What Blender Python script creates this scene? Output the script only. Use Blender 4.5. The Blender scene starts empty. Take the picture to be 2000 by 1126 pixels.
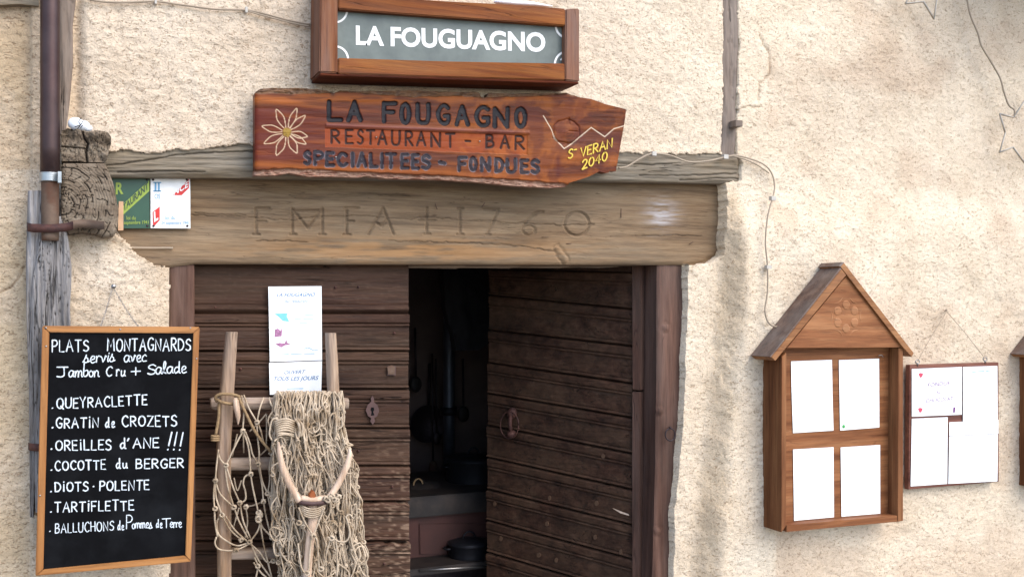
import bpy, bmesh, math, random
import numpy as np
from mathutils import Vector

# ------------------------------------------------------------------ camera, world, sun
sc = bpy.context.scene
COL = sc.collection
TH = math.radians(24.0); FPX = 1944.0; DIST = 3.1; EYE = 1.65; HOR = 600.0
ST, CT = math.sin(TH), math.cos(TH)
cd = bpy.data.cameras.new('camera'); cam = bpy.data.objects.new('camera', cd); COL.objects.link(cam)
cam.location = (0, -DIST, EYE); cam.rotation_euler = (math.radians(90), 0, -TH)
cd.sensor_width = 36; cd.lens = FPX/2000*36; cd.shift_y = (HOR-563)/2000; cd.clip_end = 500; cd.clip_start = .05
sc.camera = cam

w = bpy.data.worlds.new('World'); sc.world = w; w.use_nodes = True
wn = w.node_tree; wn.nodes.clear()
sky = wn.nodes.new('ShaderNodeTexSky'); sky.sky_type = 'NISHITA'; sky.sun_disc = False
SUNV = Vector((.40, -.66, .80)).normalized()
sky.sun_elevation = math.asin(SUNV.z); sky.sun_rotation = math.atan2(SUNV.x, SUNV.y)
sky.air_density = 1.0; sky.dust_density = 6.0; sky.ozone_density = .6; sky.altitude = 2000
bg = wn.nodes.new('ShaderNodeBackground'); bg.inputs[1].default_value = .15
wo = wn.nodes.new('ShaderNodeOutputWorld')
wn.links.new(sky.outputs[0], bg.inputs[0]); wn.links.new(bg.outputs[0], wo.inputs[0])
sl = bpy.data.lights.new('sun', 'SUN'); sl.energy = .98; sl.angle = math.radians(60); sl.color = (1, .93, .82)
so = bpy.data.objects.new('sun', sl); COL.objects.link(so)
so.rotation_euler = SUNV.to_track_quat('Z', 'Y').to_euler(); so.location = (1, -3, 6)
sc.view_settings.view_transform = 'Standard'; sc.view_settings.look = 'None'
sc.view_settings.gamma = 1; sc.view_settings.use_curve_mapping = False
sc.view_settings.exposure = 1.54
sc.render.engine = 'CYCLES'

# ------------------------------------------------------------------ helpers: projection
A = np.asarray
def rays(px, py):
    u = (A(px, float)-1000)/FPX; v = (HOR-A(py, float))/FPX
    u, v = np.broadcast_arrays(u, v)
    return np.stack([ST+u*CT, CT-u*ST, v], -1)
def P(px, py, Y=0.0):
    d = rays(px, py); t = (Y+DIST)/d[..., 1]
    return np.stack([d[..., 0]*t, d[..., 1]*t-DIST, EYE+d[..., 2]*t], -1)
def proj(X, Y, Z):
    dy = Y+DIST; z = X*ST+dy*CT
    return 1000+FPX*(X*CT-dy*ST)/z, HOR-FPX*(Z-EYE)/z
def V(px, py, Y=0.0): return Vector(P(px, py, Y).tolist())
class Plane:                      # a plane of the place; at(px,py) finds the point of it seen there
    def __init__(s, p0, n): s.p0 = A(p0, float); s.n = A(n, float)/np.linalg.norm(n)
    def at(s, px, py):
        d = rays(px, py); o = A([0, -DIST, EYE], float)
        t = ((s.p0-o)@s.n)/(d@s.n)
        return o+d*t[..., None]
def WP(Y): return Plane((0, Y, 0), (0, -1, 0))

# ------------------------------------------------------------------ noise
_rt = np.random.RandomState(7).rand(8, 512, 512)
def vn(x, y, seed=0):
    x = A(x, float)+seed*37.7; y = A(y, float)+seed*91.3
    xi = np.floor(x).astype(int); yi = np.floor(y).astype(int); fx = x-xi; fy = y-yi
    fx = fx*fx*fx*(fx*(fx*6-15)+10); fy = fy*fy*fy*(fy*(fy*6-15)+10)
    T = _rt[seed % 8]; a = T[xi % 512, yi % 512]; b = T[(xi+1) % 512, yi % 512]
    c = T[xi % 512, (yi+1) % 512]; d = T[(xi+1) % 512, (yi+1) % 512]
    return (a+(b-a)*fx)*(1-fy)+(c+(d-c)*fx)*fy
def fbm(x, y, o=4, seed=0, g=.5):
    s = 0; a = 1; t = 0
    for k in range(o): s = s+a*vn(A(x)*2**k, A(y)*2**k, seed+k); t += a; a *= g
    return s/t
def sm(a, b, x): t = np.clip((x-a)/(b-a), 0, 1); return t*t*(3-2*t)
def segdist(px, py, pts):
    d = np.full(np.shape(px), 1e9)
    for (x0, y0), (x1, y1) in zip(pts[:-1], pts[1:]):
        vx, vy = x1-x0, y1-y0; L = vx*vx+vy*vy+1e-9
        t = np.clip(((px-x0)*vx+(py-y0)*vy)/L, 0, 1)
        d = np.minimum(d, np.hypot(px-x0-t*vx, py-y0-t*vy))
    return d
def inpoly(px, py, poly):
    r = np.zeros(np.shape(px), bool); n = len(poly)
    for i in range(n):
        (x0, y0), (x1, y1) = poly[i], poly[(i+1) % n]
        if y0 == y1: continue
        r ^= ((y0 > py) != (y1 > py)) & (px < (x1-x0)*(py-y0)/(y1-y0)+x0)
    return r
def F(*pts):                      # piecewise linear function of one variable
    a = A(pts, float); return lambda x: np.interp(x, a[:, 0], a[:, 1])
def catmull(pts, n=6):
    pts = [A(p, float) for p in pts]
    if len(pts) < 3: return pts
    q = [2*pts[0]-pts[1]]+pts+[2*pts[-1]-pts[-2]]; out = []
    for i in range(1, len(q)-2):
        for k in range(n):
            t = k/n; out.append(.5*((2*q[i])+(q[i+1]-q[i-1])*t+(2*q[i-1]-5*q[i]+4*q[i+1]-q[i+2])*t*t+(3*q[i]-q[i-1]-3*q[i+1]+q[i+2])*t**3))
    out.append(pts[-1]); return out

# ------------------------------------------------------------------ helpers: objects
def tag(o, label=None, cat=None, group=None, kind=None):
    for k, v in (('label', label), ('category', cat), ('group', group), ('kind', kind)):
        if v: o[k] = v
    return o
def thing(name, label, cat, loc, group=None):
    o = bpy.data.objects.new(name, None); COL.objects.link(o); o.location = Vector(list(loc)); o.empty_display_size = .05
    return tag(o, label, cat, group)
def origin(parent):
    v = Vector((0, 0, 0))
    while parent is not None: v = v+parent.location; parent = parent.parent
    return A(v, float)
def mkobj(name, verts, faces, mat, parent=None, smooth=False, label=None, kind=None, pts_attr=None):
    verts = A(verts, float); me = bpy.data.meshes.new(name)
    if parent is None or True:
        c = (verts.min(0)+verts.max(0))/2; c[2] = verts[:, 2].min()
    me.from_pydata((verts-c).tolist(), [], [list(map(int, f)) for f in faces])
    o = bpy.data.objects.new(name, me); COL.objects.link(o)
    o.location = Vector((c-origin(parent)).tolist()); o.parent = parent
    for m in (mat if isinstance(mat, (list, tuple)) else [mat]): me.materials.append(m)
    if smooth: me.polygons.foreach_set('use_smooth', [True]*len(me.polygons))
    if pts_attr is not None:
        at = me.color_attributes.new('paint', 'FLOAT_COLOR', 'POINT'); at.data.foreach_set('color', A(pts_attr, np.float32).ravel())
    if label: o['label'] = label
    if kind: o['kind'] = kind
    return o
def grid_mesh(name, W, mat, parent, paint=None, keep=None, rim=None, label=None, kind=None):
    """W (ny,nx,3) world points -> mesh. rim: vector that the border is extruded along"""
    ny, nx, _ = W.shape; idx = np.arange(ny*nx).reshape(ny, nx)
    q = np.stack([idx[:-1, :-1], idx[1:, :-1], idx[1:, 1:], idx[:-1, 1:]], -1).reshape(-1, 4)
    if keep is not None: q = q[keep.reshape(-1)]
    v = W.reshape(-1, 3); pa = None if paint is None else paint.reshape(-1, 4)
    nsm = len(q)
    if rim is not None:
        ring = np.concatenate([idx[0, :-1], idx[:-1, -1], idx[-1, :0:-1], idx[:0:-1, 0]])
        n = len(ring); base = len(v)
        v = np.concatenate([v, v[ring], v[ring]+A(rim, float)])
        a = base+np.arange(n); b = base+(np.arange(n)+1) % n
        q = np.concatenate([q, np.stack([a, b, b+n, a+n], -1), ])
        if pa is not None: pa = np.concatenate([pa, pa[ring], pa[ring]])
    c = (v.min(0)+v.max(0))/2; c[2] = v[:, 2].min()
    me = bpy.data.meshes.new(name); vv = (v-c).astype(np.float32)
    me.vertices.add(len(vv)); me.vertices.foreach_set('co', vv.ravel())
    me.loops.add(q.size); me.loops.foreach_set('vertex_index', q.ravel().astype(np.int32))
    me.polygons.add(len(q)); me.polygons.foreach_set('loop_start', (np.arange(len(q))*4).astype(np.int32))
    me.polygons.foreach_set('use_smooth', (np.arange(len(q)) < nsm))
    me.update(calc_edges=True); me.validate()
    if pa is not None:
        at = me.color_attributes.new('paint', 'FLOAT_COLOR', 'POINT'); at.data.foreach_set('color', pa.astype(np.float32).ravel())
    me.materials.append(mat)
    o = bpy.data.objects.new(name, me); COL.objects.link(o); o.parent = parent
    o.location = Vector((c-origin(parent)).tolist())
    if label: o['label'] = label
    if kind: o['kind'] = kind
    return o
def patch(name, PX, PY, H, pl, thick, mat, parent, paint=None, label=None):
    """height-field board: PX,PY where its points are seen, H metres out of the plane"""
    W = pl.at(PX, PY)+(np.zeros(PX.shape) if H is None else H)[..., None]*pl.n
    return grid_mesh(name, W, mat, parent, paint, rim=-pl.n*thick, label=label)
def hgrid(x0, x1, top, bot, nx, ny):
    x = np.linspace(x0, x1, nx); t = np.linspace(0, 1, ny)[:, None]
    a = top(x)[None]; b = bot(x)[None]; return np.broadcast_to(x[None], (ny, nx)).copy(), a+(b-a)*t
def vgrid(y0, y1, lef, rig, nx, ny):
    y = np.linspace(y0, y1, ny)[:, None]; t = np.linspace(0, 1, nx)[None]
    return lef(y)+(rig(y)-lef(y))*t, np.broadcast_to(y, (ny, nx)).copy()
def slab(name, poly, pl, thick, mat, parent=None, bev=.0015, label=None, off=0, seg=2):
    """solid board with the given outline on the plane pl and real thickness behind it"""
    if not isinstance(pl, Plane): pl = WP(pl)
    pts = pl.at(A([p[0] for p in poly], float), A([p[1] for p in poly], float))+pl.n*off
    c = pts.mean(0); c[2] = pts[:, 2].min(); c = c
    bm = bmesh.new(); vs = [bm.verts.new((p-c).tolist()) for p in pts]
    f = bm.faces.new(vs); f.normal_update()
    if f.normal.dot(Vector(pl.n.tolist())) < 0: f.normal_flip()
    r = bmesh.ops.extrude_face_region(bm, geom=[f])
    nv = [g for g in r['geom'] if isinstance(g, bmesh.types.BMVert)]
    for vtx in nv: vtx.co -= Vector((pl.n*thick).tolist())
    bmesh.ops.recalc_face_normals(bm, faces=bm.faces)
    if bev and thick > bev*2.2: bmesh.ops.bevel(bm, geom=list(bm.edges), offset=bev, segments=seg, affect='EDGES', clamp_overlap=True)
    me = bpy.data.meshes.new(name); bm.to_mesh(me); bm.free()
    o = bpy.data.objects.new(name, me); COL.objects.link(o); o.parent = parent; me.materials.append(mat)
    o.location = Vector((c-origin(parent)).tolist())
    if label: o['label'] = label
    return o
class MB:
    def __init__(s): s.v = []; s.f = []
    def add(s, v, f):
        b = len(s.v); s.v += [tuple(map(float, p)) for p in v]; s.f += [tuple(i+b for i in q) for q in f]
    def tube(s, pts, r, n=6, cap=True, flat=1.0):
        pts = [A(p, float) for p in pts]; m = len(pts)
        if np.isscalar(r): r = [r]*m
        t0 = pts[1]-pts[0]; t0 = t0/(np.linalg.norm(t0)+1e-12)
        up = A([0, -1, 0.]) if abs(t0[1]) < .9 else A([0, 0, 1.]); nn = np.cross(t0, up); nn /= np.linalg.norm(nn)
        V_ = []; 
        for i in range(m):
            t = pts[min(i+1, m-1)]-pts[max(i-1, 0)]; t = t/(np.linalg.norm(t)+1e-12)
            nn = nn-t*(nn@t); nn /= (np.linalg.norm(nn)+1e-12); bb = np.cross(t, nn)
            for k in range(n):
                a = 2*math.pi*k/n; V_.append(pts[i]+r[i]*(math.cos(a)*nn+flat*math.sin(a)*bb))
        Fs = [(i*n+k, i*n+(k+1) % n, (i+1)*n+(k+1) % n, (i+1)*n+k) for i in range(m-1) for k in range(n)]
        if cap: Fs += [tuple(range(n))[::-1], tuple((m-1)*n+k for k in range(n))]
        s.add(V_, Fs)
    def lathe(s, c, prof, n=24, axis=(0, 0, 1), sx=1, sy=1):
        c = A(c, float); ax = A(axis, float); ax /= np.linalg.norm(ax)
        a = np.cross(ax, [0, 1, 0.] if abs(ax[1]) < .9 else [1, 0, 0.]); a /= np.linalg.norm(a); b = np.cross(ax, a)
        V_ = [c+ax*z+r*(sx*math.cos(2*math.pi*k/n)*a+sy*math.sin(2*math.pi*k/n)*b) for r, z in prof for k in range(n)]
        m = len(prof); Fs = [(i*n+k, i*n+(k+1) % n, (i+1)*n+(k+1) % n, (i+1)*n+k) for i in range(m-1) for k in range(n)]
        s.add(V_, Fs)
    def ball(s, c, rx, ry=None, rz=None, n=8, lump=0, seed=0):
        ry = ry or rx; rz = rz or rx; c = A(c, float); m = max(4, n//2+1); V_ = []
        rg = np.random.RandomState(seed)
        for i in range(m+1):
            for k in range(n):
                a = math.pi*i/m; b = 2*math.pi*k/n; q = 1+lump*(rg.rand()-.5)*(0 < i < m)
                V_.append(c+q*A([rx*math.sin(a)*math.cos(b), ry*math.sin(a)*math.sin(b), rz*math.cos(a)]))
        s.add(V_, [(i*n+k, i*n+(k+1) % n, (i+1)*n+(k+1) % n, (i+1)*n+k) for i in range(m) for k in range(n)])
    def box(s, a, b):
        (x0, y0, z0), (x1, y1, z1) = a, b
        s.add([(x0, y0, z0), (x1, y0, z0), (x1, y1, z0), (x0, y1, z0), (x0, y0, z1), (x1, y0, z1), (x1, y1, z1), (x0, y1, z1)],
              [(0, 3, 2, 1), (4, 5, 6, 7), (0, 1, 5, 4), (1, 2, 6, 5), (2, 3, 7, 6), (3, 0, 4, 7)])
    def build(s, name, mat, parent=None, smooth=True, label=None, kind=None):
        return mkobj(name, s.v, s.f, mat, parent, smooth, label, kind)
def tubeobj(name, pts, r, mat, parent=None, n=8, label=None, flat=1.0):
    m = MB(); m.tube(pts, r, n, flat=flat); return m.build(name, mat, parent, label=label)
def pxs(pts, Y, n=6):             # smooth path seen through the listed points, on the wall plane Y (or per-point)
    c = catmull([(p[0], p[1], p[2] if len(p) > 2 else Y) for p in pts], n)
    return [P(p[0], p[1], p[2]) for p in c]

# ------------------------------------------------------------------ materials
def S(r, g, b):
    f = lambda c: c/12.92 if c <= .04045 else ((c+.055)/1.055)**2.4
    return (f(r/255), f(g/255), f(b/255), 1)
def newmat(name):
    m = bpy.data.materials.new(name); m.use_nodes = True; nt = m.node_tree; nt.nodes.clear()
    o = nt.nodes.new('ShaderNodeOutputMaterial'); b = nt.nodes.new('ShaderNodeBsdfPrincipled')
    nt.links.new(b.outputs[0], o.inputs[0]); return m, nt, b
class NT:
    def __init__(s, nt): s.nt = nt; s.pos = nt.nodes.new('ShaderNodeNewGeometry').outputs['Position']
    def n(s, t, **k):
        x = s.nt.nodes.new(t)
        for a, v in k.items(): setattr(x, a, v)
        return x
    def link(s, a, b): s.nt.links.new(a, b)
    def mapped(s, scale, rot=(0, 0, 0), loc=(0, 0, 0)):
        m = s.n('ShaderNodeMapping'); m.inputs['Scale'].default_value = scale; m.inputs['Rotation'].default_value = rot; m.inputs['Location'].default_value = loc
        s.link(s.pos, m.inputs[0]); return m.outputs[0]
    def noise(s, vec, scale=1, detail=5, rough=.55, dist=0):
        x = s.n('ShaderNodeTexNoise'); x.inputs['Scale'].default_value = scale; x.inputs['Detail'].default_value = detail
        x.inputs['Roughness'].default_value = rough; x.inputs['Distortion'].default_value = dist; s.link(vec, x.inputs['Vector']); return x.outputs[0]
    def ramp(s, fac, stops, ease='LINEAR'):
        r = s.n('ShaderNodeValToRGB'); r.color_ramp.interpolation = ease; e = r.color_ramp.elements
        while len(e) > 1: e.remove(e[-1])
        e[0].position = stops[0][0]; e[0].color = stops[0][1]
        for p, c in stops[1:]: q = e.new(p); q.color = c
        s.link(fac, r.inputs[0]); return r.outputs[0]
    def mix(s, fac, a, b, mode='MIX'):
        m = s.n('ShaderNodeMix', data_type='RGBA', blend_type=mode)
        for i, v in ((0, fac), (6, a), (7, b)):
            if isinstance(v, (int, float)): m.inputs[i].default_value = v
            elif isinstance(v, tuple): m.inputs[i].default_value = v
            else: s.link(v, m.inputs[i])
        return m.outputs[2]
    def math(s, op, a, b=0.0):
        m = s.n('ShaderNodeMath', operation=op)
        for i, v in ((0, a), (1, b)):
            if isinstance(v, (int, float)): m.inputs[i].default_value = v
            else: s.link(v, m.inputs[i])
        return m.outputs[0]
    def bump(s, h, strength, dist, bsdf, prev=None):
        b = s.n('ShaderNodeBump'); b.inputs['Strength'].default_value = strength; b.inputs['Distance'].default_value = dist
        s.link(h, b.inputs['Height'])
        if prev is not None: s.link(prev, b.inputs['Normal'])
        s.link(b.outputs[0], bsdf.inputs['Normal']); return b.outputs[0]
G = lambda v: (v, v, v, 1)
def dim(c, k): return (c[0]*k, c[1]*k, c[2]*k, 1)
def wood(name, dark, mid, light, axis='x', rough=.75, bump=.5, freq=1.0, grey=None, greyamt=0.0, paint=False, coat=0, spec=.3, cracks=.5, rot=(0, 0, 0), stain=.35):
    m, nt, b = newmat(name); N = NT(nt)
    sc_ = {'x': (1.6, 30, 30), 'z': (30, 30, 1.6)}[axis]; sc_ = tuple(k*freq for k in sc_)
    if axis == 'x' : big = (1.2, 6, 6)
    else: big = (6, 6, 1.2)
    wv = N.mapped(sc_, rot); g = N.noise(wv, 1.0, 7, .62, .35)
    col = N.ramp(g, [(.28, dark), (.48, mid), (.68, light)])
    fine = N.noise(N.mapped(tuple(k*4.5 for k in sc_), rot), 1, 4, .7)
    col = N.mix(N.ramp(fine, [(.36, G(1)), (.52, G(0))]), col, dim(dark, .75)) if False else N.mix(.6, col, N.mix(1.0, col, N.ramp(fine, [(.3, G(.38)), (.5, G(1)), (.75, G(1.28))]), 'MULTIPLY'))
    bigm = N.noise(N.mapped(big, rot, (3, 1, 7)), 1, 4, .55)
    col = N.mix(N.math('MULTIPLY', N.ramp(bigm, [(.38, G(0)), (.66, G(1))]), stain), col, dim(dark, .9))
    if grey:
        gm = N.noise(N.mapped(tuple(k*1.7 for k in big), rot, (9, 4, 2)), 1, 5, .6)
        col = N.mix(N.math('MULTIPLY', N.ramp(gm, [(.35, G(0)), (.62, G(1))]), greyamt), col, N.mix(g, dim(grey, .7), dim(grey, 1.2)))
    cr = N.noise(N.mapped(tuple(k*1.3 for k in sc_), rot, (5, 5, 5)), 1, 2, .5, .6)
    crk = N.ramp(cr, [(.485, G(0)), (.5, G(1)), (.515, G(0))])
    gate = N.ramp(N.noise(N.mapped(tuple(k*2.2 for k in big), rot, (1, 8, 3)), 1, 3), [(.5, G(0)), (.6, G(1))])
    ck = N.math('MULTIPLY', N.math('MULTIPLY', crk, gate), cracks)
    col = N.mix(ck, col, dim(dark, .3))
    if paint:
        a = N.n('ShaderNodeVertexColor', layer_name='paint'); col = N.mix(a.outputs['Alpha'], col, a.outputs['Color'])
    N.link(col, b.inputs['Base Color'])
    rr = N.ramp(bigm, [(.3, G(max(rough-.12, .05))), (.7, G(min(1, rough+.1)))]); N.link(rr, b.inputs['Roughness'])
    b.inputs['Specular IOR Level'].default_value = spec; b.inputs['Coat Weight'].default_value = coat; b.inputs['Coat Roughness'].default_value = .3
    h = N.math('SUBTRACT', N.math('ADD', N.math('MULTIPLY', g, .6), N.math('MULTIPLY', fine, .5)), N.math('MULTIPLY', ck, 1.2))
    N.bump(h, bump, .004, b); return m
def plain(name, c, rough=.6, metal=0, var=.15, scale=30, bump=.15, bd=.002, spec=.4, c2=None, thr=(.45, .65)):
    m, nt, b = newmat(name); N = NT(nt)
    g = N.noise(N.pos, scale, 5, .6)
    col = N.ramp(g, [(.3, dim(c, 1-var)), (.7, dim(c, 1+var))])
    if c2:
        h = N.noise(N.mapped((1, 1, 1), (0, 0, 0), (4, 2, 9)), scale*.5, 5, .65); col = N.mix(N.ramp(h, [(thr[0], G(0)), (thr[1], G(1))]), col, c2)
    N.link(col, b.inputs['Base Color']); b.inputs['Roughness'].default_value = rough; b.inputs['Metallic'].default_value = metal
    b.inputs['Specular IOR Level'].default_value = spec
    if bump: N.bump(g, bump, bd, b)
    return m
def plaster():
    m, nt, b = newmat('plaster'); N = NT(nt)
    a = N.n('ShaderNodeVertexColor', layer_name='paint')
    warp = N.noise(N.pos, 9, 3)
    c = N.ramp(N.noise(N.pos, 5, 6, .6), [(.3, (.64, .54, .415, 1)), (.5, (.71, .61, .48, 1)), (.72, (.77, .68, .55, 1))])
    grain = N.noise(N.pos, 230, 4, .7)
    c = N.mix(1.0, c, N.ramp(grain, [(.3, G(.78)), (.55, G(1.0)), (.75, G(1.1))]), 'MULTIPLY')
    # short worm-like pits left by the trowel
    pv = N.mapped((85, 85, 140), (0, .35, 0)); p1 = N.noise(pv, 1, 3, .55, 1.3)
    pit = N.ramp(p1, [(.36, G(1)), (.41, G(0))])
    c = N.mix(N.math('MULTIPLY', pit, .62), c, (.36, .25, .16, 1))
    c = N.mix(1.0, c, a.outputs['Color'], 'MULTIPLY')
    N.link(c, b.inputs['Base Color']); b.inputs['Roughness'].default_value = .95; b.inputs['Specular IOR Level'].default_value = .15
    lump = N.noise(N.mapped((62, 62, 85), (0, .3, 0)), 1, 5, .6, .5)
    h = N.math('ADD', N.math('MULTIPLY', lump, 1.0), N.math('SUBTRACT', N.math('MULTIPLY', grain, .22), N.math('MULTIPLY', pit, .35)))
    N.bump(h, .85, .0065, b); return m

M = {}
M['plaster'] = plaster()
M['lintel'] = wood('lintel_wood', S(90, 70, 50), S(124, 100, 74), S(143, 120, 92), 'x', .85, .5, freq=2.0, grey=S(124, 112, 94), greyamt=.4, paint=True, cracks=.6)
M['beam'] = wood('beam_wood', S(86, 74, 56), S(122, 106, 84), S(144, 128, 104), 'x', .88, .8, freq=1.4, grey=S(140, 134, 122), greyamt=.6, paint=True, cracks=1)
M['beamv'] = wood('post_wood', S(82, 68, 58), S(118, 101, 88), S(140, 124, 110), 'z', .88, .8, grey=S(138, 128, 118), greyamt=.5, cracks=1)
M['grey'] = wood('weathered_post_wood', S(88, 84, 80), S(142, 138, 136), S(176, 172, 170), 'z', .85, 1, freq=1.3, paint=True, cracks=1, stain=.5)
M['log'] = wood('log_end_wood', S(80, 68, 54), S(116, 101, 84), S(138, 125, 107), 'x', .9, .5, freq=.8, paint=True, cracks=0)
M['door'] = wood('door_wood', S(31, 19, 13), S(60, 38, 27), S(80, 54, 40), 'x', .72, .8, paint=True, spec=.2, grey=S(94, 72, 54), greyamt=.35, cracks=1, stain=.5)
M['doorp'] = wood('door_batten_wood', S(34, 22, 16), S(58, 40, 30), S(76, 56, 43), 'x', .75, .6, spec=.2)
M['jamb'] = wood('door_frame_wood', S(52, 34, 26), S(90, 62, 50), S(112, 82, 68), 'z', .78, .6, spec=.2, grey=S(116, 98, 88), greyamt=.4, cracks=.6)
M['sign'] = wood('varnished_sign_wood', S(50, 18, 5), S(92, 40, 12), S(136, 72, 22), 'x', .5, .35, freq=1.0, paint=True, coat=.05, spec=.15, cracks=.25, stain=.65)
M['box'] = wood('sign_box_wood', S(72, 30, 9), S(132, 70, 22), S(166, 104, 42), 'x', .6, .45, spec=.15, freq=1.0, grey=S(120, 84, 60), greyamt=.35, cracks=.5, stain=.55)
M['boxv'] = wood('sign_box_upright_wood', S(74, 38, 22), S(118, 70, 42), S(148, 98, 62), 'z', .7, .5, spec=.15, grey=S(124, 102, 92), greyamt=.7, cracks=.6)
M['under'] = wood('sign_box_bottom_wood', S(48, 16, 6), S(90, 38, 14), S(116, 54, 22), 'x', .7, .4, spec=.15)
M['case'] = wood('menu_case_wood', S(94, 54, 30), S(138, 88, 54), S(160, 112, 74), 'x', .6, .3, spec=.15, paint=False, cracks=.3, stain=.5)
M['casev'] = wood('menu_case_upright_wood', S(84, 48, 27), S(124, 78, 47), S(146, 100, 64), 'z', .6, .3, spec=.15, cracks=.3, stain=.5)
M['caseroof'] = wood('menu_case_roof_wood', S(70, 48, 38), S(104, 78, 64), S(134, 110, 94), 'x', .6, .4, cracks=.5, grey=S(120, 112, 106), greyamt=.6, rot=(0, math.radians(50), 0))
M['carve'] = wood('carved_case_wood', S(104, 64, 38), S(152, 102, 66), S(172, 126, 88), 'x', .6, .2, spec=.15, stain=.2)
M['casetrim'] = wood('menu_case_roof_edge_wood', S(104, 62, 32), S(142, 94, 54), S(164, 116, 72), 'x', .6, .3, rot=(0, math.radians(50), 0))
M['board2'] = wood('notice_board_wood', S(80, 44, 34), S(116, 70, 56), S(138, 90, 70), 'x', .6, .3)
M['frame'] = wood('chalkboard_frame_wood', S(124, 76, 36), S(160, 108, 58), S(178, 126, 74), 'x', .5, .2, cracks=.1, stain=.25)
M['framev'] = wood('chalkboard_side_frame_wood', S(124, 76, 36), S(160, 108, 58), S(178, 126, 74), 'z', .5, .2, cracks=.1, stain=.25)
M['ladder'] = wood('ladder_wood', S(104, 72, 46), S(152, 120, 88), S(184, 156, 126), 'z', .7, .7, freq=1.2, grey=S(168, 152, 140), greyamt=.55, cracks=1, stain=.5)
M['ladderx'] = wood('ladder_rung_wood', S(112, 84, 60), S(158, 130, 102), S(184, 160, 136), 'x', .7, .7, freq=1.2, grey=S(170, 158, 148), greyamt=.6, cracks=.8)
M['horn'] = wood('pale_fork_wood', S(170, 136, 108), S(206, 178, 152), S(224, 202, 182), 'z', .5, .3, cracks=.3)
M['dowel'] = plain('pale_dowel_wood', S(88, 64, 46), .7)
M['wedge'] = plain('orange_wedge_wood', S(140, 74, 32), .6)
M['rope'] = plain('net_cord', S(180, 162, 139), .9, var=.28, scale=28, bump=.6, bd=.003, spec=.1, c2=S(134, 112, 86), thr=(.48, .66))
M['rope2'] = plain('brown_rope', S(142, 118, 88), .9, var=.25, scale=90, bump=.7, bd=.003, spec=.1)
M['black'] = plain('slate_black_paint', S(8, 8, 10), .8, var=.35, scale=14, bump=.05, spec=.1, c2=S(24, 25, 27), thr=(.46, .8))
M['chalk'] = plain('chalk', S(205, 212, 216), .95, var=.25, scale=160, bump=0)
M['paper'] = plain('white_paper', S(240, 240, 238), .8, var=.02, scale=8, bump=.12, bd=.004, spec=.2)
M['white'] = plain('white_paint', S(226, 226, 222), .6, var=.08, scale=40)
M['signpanel'] = plain('grey_green_sign_panel', S(102, 110, 104), .5, var=.14, scale=9, bump=.05, c2=S(84, 92, 88))
M['pipe'] = plain('brown_copper_pipe', S(70, 54, 52), .42, .6, var=.22, scale=12, bump=.1, c2=S(62, 40, 38), thr=(.45, .7))
M['pipe2'] = plain('rusty_pipe', S(98, 80, 66), .7, .3, var=.3, scale=25, bump=.3, c2=S(88, 56, 38))
M['zinc'] = plain('zinc_collar', S(158, 162, 162), .4, .7, var=.15, scale=40)
M['rust'] = plain('rusty_iron', S(84, 54, 46), .7, .4, var=.3, scale=60, bump=.4, c2=S(62, 44, 42))
M['iron'] = plain('dark_iron', S(62, 54, 56), .5, .7, var=.25, scale=60, bump=.3)
M['steel'] = plain('bright_steel', S(150, 146, 142), .35, .9, var=.1)
M['purpleiron'] = plain('painted_iron', S(80, 58, 54), .6, .2, var=.15)
M['cable'] = plain('grey_cable', S(154, 138, 118), .6, var=.08)
M['startube'] = plain('pale_light_tube', S(186, 170, 148), .5)
M['clip'] = plain('white_clip', S(178, 172, 162), .5)
M['green'] = plain('green_enamel', S(40, 76, 56), .35, var=.12, scale=12, bump=.03)
M['ygreen'] = plain('yellow_green_print', S(140, 160, 62), .45, var=.05)
M['dkprint'] = plain('dark_green_print', S(44, 66, 50), .45)
M['blueprint'] = plain('pale_blue_print', S(96, 150, 184), .5)
M['faintblue'] = plain('faint_blue_print', S(110, 160, 184), .5)
M['redprint'] = plain('red_print', S(196, 44, 40), .45)
M['peach'] = plain('cream_card', S(196, 158, 124), .7)
M['cyan'] = plain('turquoise_ink', S(120, 190, 205), .7, var=.1, scale=60)
M['inkblue'] = plain('blue_ink', S(30, 100, 150), .7)
M['inkpurple'] = plain('purple_ink', S(110, 60, 116), .7, var=.2, scale=80)
M['inkpic'] = plain('pale_picture_ink', S(158, 108, 140), .7, var=.35, scale=140)
M['chip'] = plain('lime_chip', S(214, 206, 192), .9)
M['inkred'] = plain('red_ink', S(190, 70, 90), .7)
M['grn'] = plain('green_sticker', S(70, 160, 80), .6)
M['snow'] = plain('snow', S(236, 240, 244), .7, var=.03, scale=20, bump=.4, bd=.006)
M['room'] = plain('sooty_room_wall', S(106, 90, 84), .9, var=.3, scale=4, bump=.2)
M['stoveiron'] = plain('stove_iron', S(50, 45, 43), .55, .3, var=.3, scale=14, bump=.2, c2=S(70, 60, 54))
M['stovered'] = plain('red_brown_enamel', S(70, 40, 34), .6, .1, var=.25, scale=10)
M['pot'] = plain('black_cast_iron', S(38, 38, 42), .5, .5, var=.2, scale=20, bump=.2)
M['flue'] = plain('blued_stovepipe', S(88, 92, 100), .5, .7, var=.2, scale=6)
M['cloth'] = plain('black_cloth', S(22, 20, 22), .95)
M['gold'] = plain('yellow_paint', S(206, 176, 60), .6, var=.1)
M['street'] = plain('street_asphalt', S(120, 116, 112), .9, var=.2, scale=20, bump=.4, bd=.01)

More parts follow.
